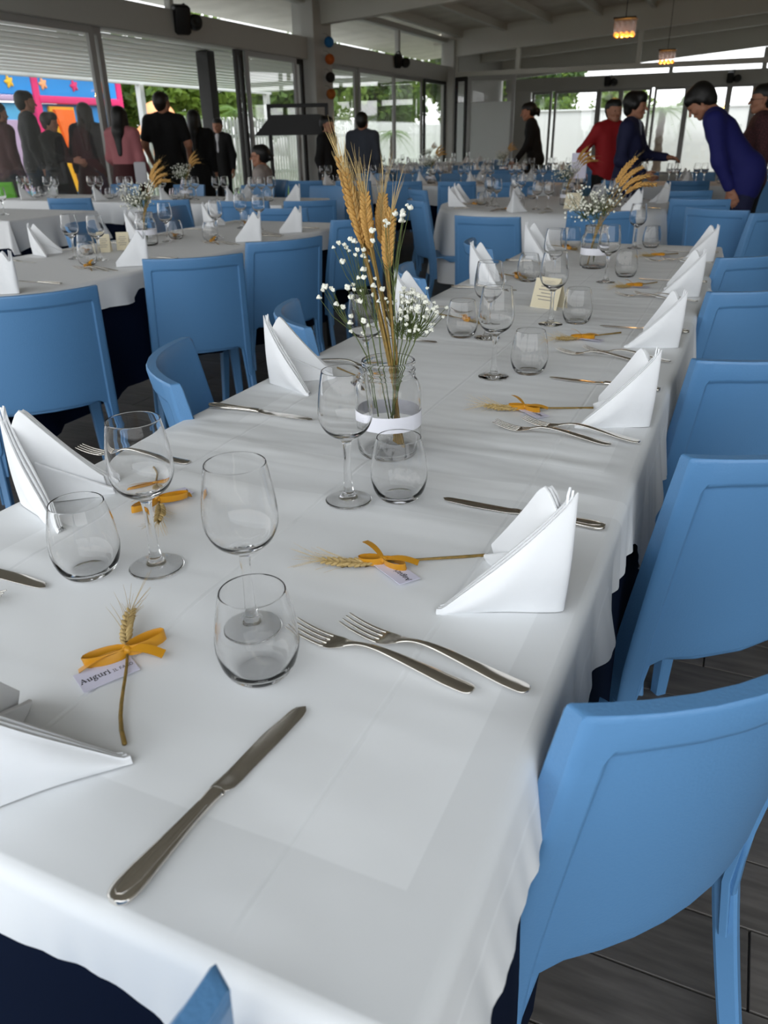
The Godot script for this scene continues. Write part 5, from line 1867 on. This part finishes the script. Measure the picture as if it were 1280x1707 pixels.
	if o.get("skirt", false):
		low.grid(28, 8, func(u, v):
			var a: float = u * TAU
			var y := lerpf(1.06, 0.42, v)
			var r: float = 0.150 + 0.06 * sin(v * 1.6) + 0.03 * v + 0.008 * sin(a * 7.0) * v
			return Vector3(r * cos(a) * 1.12, y, r * sin(a) * 0.95), true)
	else:
		nets(swell.call(legs, 0.014) + [[P + Vector3(-0.05, -0.02, 0), P + Vector3(0.05, -0.02, 0), 0.122, 0.122]], 0.026, 0.04, low)
	obj("skirt" if o.get("skirt", false) else "trousers", low, o.get("bottom", o.top), t)
	for b in feet:
		var sh := MB.new()
		nets([[b[0], b[1], b[2] + 0.008, b[3] + 0.008], [b[0] + Vector3(0, -0.01, 0.01), b[0], 0.045, 0.045]], 0.016, 0.02, sh)
		obj("shoe", sh, M.black, t)
	var hair := obj("hair", hair_mb[o.get("hair", "short")], o.get("hair_mat", M.hair), t)
	hair.transform = ht
	for k in [-1, 1]:
		var e := MB.new()
		e.ball(Vector3(k * 0.031, 0.002, -0.0855), Vector3(0.011, 0.0065, 0.006), 8, 6)
		var eo := obj("eye", e, M.eye, t)
		eo.transform = ht
	var li := MB.new()
	li.ball(Vector3(0, -0.055, -0.0965), Vector3(0.021, 0.0055, 0.0045), 10, 6)
	obj("lips", li, M.lips, t).transform = ht
	if o.has("glasses"):
		var gl := MB.new()
		for k in [-1, 1]:
			var ring := []
			for q in 17:
				ring.append(Vector3(k * 0.033 + 0.021 * cos(TAU * q / 16.0), 0.002 + 0.017 * sin(TAU * q / 16.0), -0.104))
			gl.tube(ring, [0.002], 5)
			gl.tube([Vector3(k * 0.054, 0.004, -0.104), Vector3(k * 0.080, 0.006, 0.0)], [0.002], 5)
		gl.tube([Vector3(-0.012, 0.004, -0.104), Vector3(0.012, 0.004, -0.104)], [0.002], 5)
		obj("spectacles", gl, M.black, t).transform = ht
	t.scale = Vector3.ONE * s
	return t

func people() -> void:
	M.skin = mat(Color(0.66, 0.46, 0.36), 0.55)
	M.hair = mat(Color(0.035, 0.025, 0.02), 0.5)
	M.hair_brown = mat(Color(0.11, 0.075, 0.05), 0.5)
	M.eye = mat(Color(0.03, 0.02, 0.02), 0.15)
	M.lips = mat(Color(0.55, 0.27, 0.24), 0.5)
	var dark := mat(Color(0.035, 0.035, 0.042), 0.85)
	var black := mat(Color(0.018, 0.018, 0.02), 0.9)
	var char_ := mat(Color(0.10, 0.105, 0.12), 0.85)
	var grey := mat(Color(0.22, 0.24, 0.28), 0.85)
	var white := mat(Color(0.80, 0.80, 0.82), 0.8)
	var wine := mat(Color(0.22, 0.03, 0.05), 0.8)
	var red := mat(Color(0.60, 0.03, 0.08), 0.75)
	var pink := mat(Color(0.66, 0.40, 0.42), 0.8)
	var navy := mat(Color(0.05, 0.07, 0.22), 0.8)
	var royal := mat(Color(0.04, 0.06, 0.36), 0.8)
	var print_ := tri_mat(noise_tex(41, 0.06, Color(0.20, 0.24, 0.32), Color(0.85, 0.86, 0.88)), Vector3.ONE * 6.0, 0.8)
	var floral := tri_mat(noise_tex(42, 0.07, Color(0.02, 0.02, 0.025), Color(0.55, 0.28, 0.30), 256, FastNoiseLite.TYPE_CELLULAR, 2), Vector3.ONE * 6.0, 0.85)
	templates()
	# outside and in the doorway on the left
	person("man in dark red at the left edge of the picture, seen through the glass", Vector3(-8.45, 1.70, -7.62), 60.0, {"top": wine, "bottom": dark, "top_name": "sweater"})
	person("man in a dark jacket behind the glass, looking to the right", Vector3(-8.7, 1.86, -8.31), 80.0, {"top": char_, "bottom": dark, "jacket": true, "shirt": white})
	person("woman in black behind the glass, raising a glass with her arm stretched out", Vector3(-8.3, 1.60, -8.26), 120.0, {"top": black, "bottom": char_, "skirt": true, "top_name": "blouse", "hair": "full", "hair_mat": M.hair_brown, "arms": [[Vector3(-0.22, 1.16, -0.08), Vector3(-0.12, 1.10, -0.30)], [Vector3(0.26, 1.18, -0.12), Vector3(0.22, 1.14, -0.38)]]})
	person("woman with long hair and dark red skirt behind the glass, beside the door frame", Vector3(-8.15, 1.72, -8.74), 20.0, {"top": char_, "bottom": wine, "skirt": true, "top_name": "cardigan", "hair": "long", "hair_mat": M.hair_brown})
	person("woman in a pink top with long black hair holding a white clutch bag", Vector3(-7.18, 1.64, -8.28), 30.0, {"top": pink, "bottom": wine, "skirt": true, "top_name": "blouse", "hair": "long", "arms": [[Vector3(-0.22, 1.13, 0.0), Vector3(-0.20, 0.97, -0.2)], [Vector3(0.22, 1.12, 0.0), Vector3(0.18, 0.98, -0.22)]]})
	person("man in a black polo shirt in the open doorway, seen from behind", Vector3(-7.25, 1.83, -9.2), 10.0, {"top": black, "bottom": black, "top_name": "polo_shirt", "short_sleeves": true, "wide": 1.12, "hair_mat": M.hair_brown, "head_turn": -30.0, "arms": [[Vector3(-0.27, 1.15, 0.02), Vector3(-0.24, 0.95, -0.16)], [Vector3(0.27, 1.15, 0.02), Vector3(0.24, 0.95, -0.16)]]})
	person("woman with long black hair in a black dress beside the man in the black polo", Vector3(-7.35, 1.64, -9.98), 15.0, {"top": black, "bottom": black, "skirt": true, "top_name": "dress", "hair": "long", "wide": 1.2})
	person("man in a dark open jacket and white shirt beyond the black post outside", Vector3(-8.2, 1.58, -11.75), 200.0, {"top": dark, "bottom": dark, "jacket": true, "shirt": white, "hair": "short"})
	person("seated woman with glasses, dark bun and pale top, looking left", Vector3(-5.08, 1.20, -8.03), 285.0, {"top": mat(Color(0.62, 0.58, 0.56), 0.8), "bottom": dark, "sit": true, "top_name": "blouse", "hair": "bun", "glasses": true})
	seat(-5.05, -8.05, atan2(0.62, -0.79), "light blue chair under the seated woman with the bun")
	person("man in a dark suit before the white column, facing right", Vector3(-5.35, 1.52, -10.18), 120.0, {"top": dark, "bottom": dark, "jacket": true, "shirt": grey})
	person("man in a grey suit standing with his back to the camera", Vector3(-4.93, 1.56, -10.39), 15.0, {"top": grey, "bottom": grey, "jacket": true, "shirt": white, "wide": 1.1})
	# staff at the back and on the right
	person("waiter in black with a ponytail bending over a far table, facing left", Vector3(-3.24, 1.66, -12.55), 268.0, {"top": black, "bottom": black, "top_name": "shirt_black", "hair": "tail", "lean": 12.0, "tall": 1.70, "arms": [[Vector3(-0.20, 1.16, -0.10), Vector3(-0.16, 0.97, -0.32)], [Vector3(0.20, 1.16, -0.08), Vector3(0.16, 0.98, -0.30)]]})
	person("woman in a red top with a hand on her hip, behind the one in navy", Vector3(-1.50, 1.58, -9.38), 150.0, {"top": red, "bottom": black, "top_name": "sweater", "hair": "short", "arms": [[Vector3(-0.30, 1.16, 0.04), Vector3(-0.18, 0.98, -0.08)], [Vector3(0.34, 1.17, 0.05), Vector3(0.17, 0.99, -0.02)]]})
	person("woman in a navy blazer and printed blouse holding out an open hand, facing right", Vector3(-1.11, 1.58, -8.12), 105.0, {"top": navy, "bottom": navy, "jacket": true, "shirt": print_, "bust": true, "hair": "full", "palm": 0, "arms": [[Vector3(-0.22, 1.16, -0.10), Vector3(-0.10, 1.14, -0.36)], [Vector3(0.24, 1.12, 0.02), Vector3(0.12, 1.00, -0.20)]]})
	person("person with short dark hair in a bright blue blazer bending over a table", Vector3(-0.50, 1.46, -7.28), 275.0, {"top": royal, "bottom": navy, "jacket": true, "hair": "bowl", "lean": 38.0, "nod": 12.0, "tall": 1.74, "wide": 1.28, "arms": [[Vector3(-0.22, 1.14, -0.10), Vector3(-0.20, 0.92, -0.14)], [Vector3(0.22, 1.14, -0.10), Vector3(0.20, 0.92, -0.14)]]})
	person("woman in a dark floral top and glasses at the right edge, facing left", Vector3(-0.06, 1.60, -7.95), 262.0, {"top": floral, "bottom": black, "top_name": "blouse", "bust": true, "hair": "short", "glasses": true})
	# what they hold
	var bag := thing("clutch_bag", "white clutch bag held by the woman in the pink top", "bag", Vector3(-6.93, 0.90, -8.22), 0.6)
	var b := MB.new()
	b.box(Vector3.ZERO, Vector3(0.14, 0.25, 0.03), 0.012)
	obj("bag_body", b, white, bag)
	b = MB.new()
	b.box(Vector3(0, 0.06, 0.017), Vector3(0.135, 0.11, 0.006), 0.002)
	obj("flap", b, white, bag)


# ------------------------------------------------------------------ outside
func crown(m: MB, c: Vector3, r: Vector3, n: int, size: float, seed_: int) -> void:
	var g := RandomNumberGenerator.new()
	g.seed = seed_
	for k in n:
		var d := Vector3(g.randf_range(-1, 1), g.randf_range(-1, 1), g.randf_range(-1, 1))
		if d.length() > 1.0 or d.length() < 0.35:
			d = d.normalized() * g.randf_range(0.6, 1.0)
		var lump := 0.75 + 0.25 * sin(d.x * 7.0 + seed_) * sin(d.y * 6.0) * sin(d.z * 8.0 + 1.0)
		var p := c + d * r * lump
		var b := Basis(Vector3(g.randf_range(-1, 1), g.randf_range(-1, 1), g.randf_range(-1, 1)).normalized(), g.randf() * TAU)
		var s := size * g.randf_range(0.6, 1.3)
		var i0 := m.vert(p + b * Vector3(-0.5, 0, 0) * s)
		m.vert(p + b * Vector3(0, 0.12, 0.35) * s)
		m.vert(p + b * Vector3(0.6, 0.05, 0) * s)
		m.vert(p + b * Vector3(0, 0.12, -0.35) * s)
		m.quad(i0, i0 + 1, i0 + 2, i0 + 3)

func tree_pattern(called: String, label: String, h: float, r: Vector3, leaf: Material, seed_: int) -> Node3D:
	var t := thing(called, label, "tree")
	var m := MB.new()
	m.tube([Vector3(0, -0.1, 0), Vector3(0.05, h * 0.3, 0.03), Vector3(-0.04, h * 0.6, 0.0), Vector3(0.06, h * 0.85, 0.05)], [0.16, 0.13, 0.09, 0.04], 8)
	for k in 5:
		var a := k * 1.3
		m.tube([Vector3(0, h * (0.35 + 0.08 * k), 0), Vector3(cos(a) * r.x * 0.4, h * (0.5 + 0.07 * k), sin(a) * r.z * 0.4), Vector3(cos(a) * r.x * 0.75, h * (0.6 + 0.07 * k), sin(a) * r.z * 0.75)], [0.06, 0.04, 0.015], 6)
	obj("trunk", m, M.bark, t)
	var c := MB.new()
	crown(c, Vector3(0, h - r.y * 0.75, 0), r, 4500, 0.30, seed_)
	obj("crown", c, leaf, t).set_meta("kind", "stuff")
	return t

func palm_pattern() -> Node3D:
	var t := thing("palm", "palm with arching fronds", "palm")
	var m := MB.new()
	var pts := []
	var rr := []
	for k in 15:
		pts.append(Vector3(0.02 * sin(k * 0.5), k * 0.16, 0))
		rr.append(0.15 + (0.03 if k % 2 == 0 else 0.0) - 0.003 * k)
	m.tube(pts, rr, 10)
	obj("trunk", m, M.bark, t)
	for k in 16:
		var a := k * 2.4
		var rise := 0.9 - 0.075 * k
		var f := MB.new()
		var rib := []
		for j in 10:
			var g := j / 9.0
			rib.append(Vector3(cos(a) * 1.25 * g, 2.3 + rise * g - 1.0 * g * g, sin(a) * 1.25 * g))
		f.tube(rib, [0.014, 0.012, 0.01, 0.009, 0.008, 0.007, 0.006, 0.005, 0.004, 0.003], 4)
		for j in range(2, 19):
			var g := j / 19.0
			var p: Vector3 = rib[int(g * 9)].lerp(rib[mini(9, int(g * 9) + 1)], fmod(g * 9.0, 1.0))
			for s in [-1, 1]:
				var d: Vector3 = (Vector3(-sin(a), -0.35, cos(a)) * s + Vector3(cos(a), -0.1, sin(a)) * 0.7)
				d.y = -0.25
				d = d.normalized() * (0.42 * sin(PI * clampf(g * 0.85 + 0.12, 0, 1)))
				var w := Vector3(cos(a), 0, sin(a)) * 0.02
				var i0 := f.vert(p - w)
				f.vert(p + d * 0.5 - w + Vector3(0, 0.01, 0))
				f.vert(p + d)
				f.vert(p + w)
				f.quad(i0, i0 + 1, i0 + 2, i0 + 3)
		obj("frond", f, M.palm_leaf, t)
	return t

func outside() -> void:
	M.bark = mat(Color(0.30, 0.24, 0.18), 0.9)
	var leaves := []
	for c in [Color(0.22, 0.33, 0.10), Color(0.33, 0.42, 0.13), Color(0.16, 0.26, 0.12)]:
		var l := mat(c, 0.7)
		l.backlight_enabled = true
		l.backlight = Color(0.5, 0.6, 0.25)
		leaves.append(l)
	M.palm_leaf = mat(Color(0.30, 0.42, 0.14), 0.6)
	M.palm_leaf.backlight_enabled = true
	M.palm_leaf.backlight = Color(0.4, 0.5, 0.2)
	M.white_paint = mat(Color(0.86, 0.87, 0.86), 0.6)
	M.lime = mat(Color(0.42, 0.78, 0.08), 0.5)
	var gr := MB.new()
	gr.box(Vector3(-14.9, -0.08, -20.0), Vector3(14.0, 0.08, 70.0), 0.002)
	gr.box(Vector3(-10.0, -0.10, -46.0), Vector3(60.0, 0.08, 40.0), 0.002)
	gr.box(Vector3(-1.0, -0.11, 24.0), Vector3(60.0, 0.08, 43.0), 0.002)
	struct("ground", gr, tri_mat(noise_tex(51, 0.02, Color(0.60, 0.59, 0.55), Color(0.70, 0.69, 0.66)), Vector3.ONE * 0.5, 0.9))
	var lawn := MB.new()
	lawn.box(Vector3(-12.3, -0.03, -27.0), Vector3(2.6, 0.03, 26.0), 0.005)
	struct("lawn", lawn, tri_mat(noise_tex(52, 0.05, Color(0.25, 0.42, 0.10), Color(0.42, 0.60, 0.18)), Vector3.ONE * 0.7, 0.9))
	# pergola of white louvres
	var pg := thing("pergola", "white louvred pergola roof outside the left glass doors", "pergola", Vector3(-10.2, 0, -12.5))
	var slat := MB.new()
	slat.box(Vector3.ZERO, Vector3(0.25, 0.020, 17.4), 0.006, Basis(Vector3.BACK, 0.04))
	var sm := slat.mesh()
	for k in 14:
		var o := obj("louvre", sm, M.white_paint, pg)
		o.position = Vector3(-2.52 + 0.375 * k, 2.60 - 0.010 * (13 - k), 0)
	for z in [-8.7, 0.0, 8.7]:
		var b := MB.new()
		b.box(Vector3(-0.15, 2.72, z), Vector3(5.4, 0.16, 0.12), 0.006)
		obj("beam", b, M.white_paint, pg)
	var fb := MB.new()
	fb.box(Vector3(-2.78, 2.50, 0), Vector3(0.12, 0.20, 17.6), 0.006)
	obj("front_beam", fb, M.white_paint, pg)
	for z in [-8.6, -3.25, 3.2, 8.6]:
		var p := MB.new()
		p.box(Vector3(-2.78, 1.2, z), Vector3(0.14, 2.44, 0.14), 0.008)
		obj("post", p, M.white_paint, pg)
	var lt := MB.new()
	lt.box(Vector3(0, 0, 0), Vector3(0.05, 0.02, 1.1), 0.004)
	var dp := thing("post", "dark anthracite post outside the open glass door", "post", Vector3(-8.55, 0, -12.1))
	var dm := MB.new()
	dm.box(Vector3(0, 1.28, 0), Vector3(0.24, 2.56, 0.20), 0.012)
	obj("shaft", dm, M.frame_dark, dp)
	dm = MB.new()
	dm.box(Vector3(0, 0.02, 0), Vector3(0.34, 0.04, 0.30), 0.006)
	obj("base_plate", dm, M.frame_dark, dp)
	# painted play house
	var hue := {"pink": Color(0.86, 0.12, 0.42), "cyan": Color(0.10, 0.55, 0.85), "sky": Color(0.35, 0.72, 0.90), "orange": Color(0.95, 0.42, 0.08), "yellow": Color(0.95, 0.74, 0.15), "green": Color(0.45, 0.72, 0.25), "peach": Color(0.96, 0.66, 0.45), "mauve": Color(0.72, 0.62, 0.74)}
	for k in hue:
		hue[k] = mat(hue[k], 0.6)
	var ph := thing("playhouse", "brightly painted children's playhouse outside, cyan panels and pink posts", "playhouse", Vector3(-15.6, 0, -15.0))
	var parts := [["post", "pink", Vector3(0, 1.35, 3.1), Vector3(0.2, 2.7, 0.2)], ["post", "pink", Vector3(0, 1.35, -0.2), Vector3(0.2, 2.7, 0.2)], ["post", "pink", Vector3(0, 1.35, -3.0), Vector3(0.2, 2.7, 0.2)], ["top_panel", "cyan", Vector3(0.02, 2.50, 1.45), Vector3(0.12, 0.50, 3.1)], ["top_panel", "cyan", Vector3(0.02, 2.50, -1.6), Vector3(0.12, 0.50, 2.6)], ["rail", "pink", Vector3(0.06, 2.18, -1.6), Vector3(0.14, 0.16, 2.7)], ["rail", "mauve", Vector3(0.06, 2.18, 1.45), Vector3(0.14, 0.12, 3.0)], ["wall_panel", "sky", Vector3(-0.1, 1.05, 1.45), Vector3(0.12, 2.1, 3.0)], ["inner_panel", "mauve", Vector3(-0.02, 1.0, 1.2), Vector3(0.1, 1.5, 1.6)], ["wall_panel", "cyan", Vector3(-0.1, 1.05, -1.6), Vector3(0.12, 2.1, 2.6)], ["door_panel", "yellow", Vector3(0.0, 1.1, -0.95), Vector3(0.1, 1.9, 0.8)], ["roof", "pink", Vector3(-1.5, 2.86, 0.0), Vector3(3.4, 0.14, 6.6)]]
	for q in parts:
		var b := MB.new()
		b.box(q[2], q[3], 0.02)
		obj(q[0], b, hue[q[1]], ph)
	var slope := MB.new()
	slope.prism(PackedVector2Array([Vector2(0.62, 1.98), Vector2(1.22, 1.98), Vector2(1.35, 0.2), Vector2(1.15, 0.2)]), 0.0, 0.08, Transform3D(Basis(Vector3.UP, PI / 2), Vector3(0.06, 0, 0)))
	obj("orange_flap", slope, hue.orange, ph)
	for k in 6:
		var b := MB.new()
		var r := 0.11
		b.grid(20, 6, func(s, u):
			var rr: float = r * sin(u * PI) * (1.0 + 0.3 * cos(s * TAU * 5.0))
			return Vector3(0.09 - 0.03 * cos(u * PI), 2.5 + rr * sin(s * TAU), 2.5 - 0.98 * k + rr * cos(s * TAU)), true)
		obj("painted_flower", b, hue[["green", "yellow", "yellow", "peach", "pink", "orange"][k]], ph)
	var arch := thing("inflatable_arch", "peach coloured rounded play shape beyond the palms", "inflatable", Vector3(-16.6, 0, -20.6))
	var am := MB.new()
	am.ball(Vector3(0, 0.9, 0), Vector3(0.7, 0.95, 0.9), 20, 12)
	obj("lower_bulge", am, hue.peach, arch)
	am = MB.new()
	am.ball(Vector3(0, 1.85, -0.2), Vector3(0.5, 0.5, 0.6), 20, 12)
	obj("upper_bulge", am, hue.peach, arch)
	# lime chairs outside the glass
	var lime_at := ["first", "second", "third"]
	for q in [[-8.6, -7.1, 0.3], [-8.5, -7.6, 0.2], [-8.4, -8.5, -0.4]]:
		var c := chair_pattern().duplicate()
		c.name = numbered("garden_chair")
		add_child(c)
		for p in c.get_children():
			(p as MeshInstance3D).material_override = M.lime
		tag(c, "lime green plastic chair outside behind the left glass, %s from the left" % lime_at.pop_front(), "chair", "lime chairs outside the glass")
		c.position = Vector3(q[0], 0, q[1])
		c.rotation.y = q[2]
	# picket fence, one pale after another
	var fence := thing("picket_fence", "white picket fence along the garden behind the left windows", "fence", Vector3(-12.4, 0, -15.0))
	var pk := MB.new()
	pk.prism(PackedVector2Array([Vector2(-0.045, 0.05), Vector2(0.045, 0.05), Vector2(0.045, 1.70), Vector2(0.0, 1.78), Vector2(-0.045, 1.70)]), -0.010, 0.010, Transform3D(Basis(Vector3.UP, PI / 2), Vector3.ZERO))
	var pm := pk.mesh()
	for k in 168:
		obj("pale", pm, M.white_paint, fence).position = Vector3(0.03, 0, -0.145 * k)
	for y in [0.45, 1.35]:
		var r := MB.new()
		r.box(Vector3(-0.01, y, -12.1), Vector3(0.04, 0.09, 24.6), 0.004)
		obj("rail", r, M.white_paint, fence)
	# white garden wall behind the back windows
	var gw := thing("garden_wall", "white rendered garden wall behind the back windows", "wall", Vector3(-1.5, 0, -29.5))
	var gm := MB.new()
	gm.box(Vector3(0, 0.98, 0), Vector3(15.0, 1.96, 0.2), 0.01)
	obj("wall_body", gm, M.white_paint, gw)
	gm = MB.new()
	gm.box(Vector3(0, 1.99, 0), Vector3(15.1, 0.06, 0.3), 0.01)
	obj("coping", gm, M.white_paint, gw)
	# trees
	var pats := [tree_pattern("leafy_tree", "", 5.0, Vector3(2.3, 2.2, 2.3), leaves[1], 1), tree_pattern("olive_tree", "", 4.2, Vector3(2.0, 1.8, 2.0), leaves[0], 2), tree_pattern("dark_tree", "", 6.5, Vector3(2.2, 3.0, 2.2), leaves[2], 3)]
	var spots := [[0, -17.5, -24.0], [1, -16.0, -27.5], [0, -17.0, -31.5], [1, -15.2, -34.5], [0, -16.5, -38.0], [2, -13.8, -40.0], [1, -18.5, -21.0], [0, -13.0, -43.5], [2, -9.5, -40.5], [1, -8.0, -35.5], [0, -5.2, -34.5], [1, -2.6, -36.0], [0, 3.5, -35.0]]
	var kinds := ["light green leafy tree behind the white fence", "olive green bushy tree behind the white fence", "tall dark green tree at the far corner of the garden"]
	var order := ["first", "second", "third", "fourth", "fifth", "sixth", "seventh"]
	var met := {}
	for q in spots:
		var back: bool = q[1] > -9.0
		var sort: String = "green tree above the garden wall behind the back windows" if back else kinds[q[0]]
		met[sort] = met.get(sort, -1) + 1
		var o := place(pats[q[0]], "%s, %s from the left" % [sort, order[met[sort]]], Vector3(q[1], -0.05, q[2]), q[1] * 3.0, "trees behind the back wall" if back else ["leafy trees behind the fence", "bushy trees behind the fence", "dark trees in the corner"][q[0]])
		o.scale = Vector3.ONE * (0.62 if back else 1.0)
	var pp := palm_pattern()
	for q in [[-13.95, -19.2, 0.8, "palm beside the playhouse, seen through the left glass"], [-14.2, -21.4, 0.9, "palm in the garden seen through the open door"], [-13.6, -25.5, 0.72, "small palm before the far pickets, seen through the door leaf"], [-11.6, -26.8, 0.62, "low palm on the lawn before the fence, by the windows"], [-3.0, -28.0, 0.85, "palm behind the back window"]]:
		var o := place(pp, q[3], Vector3(q[0], -0.05, q[1]), q[0] * 2.0)
		o.scale = Vector3.ONE * q[2]
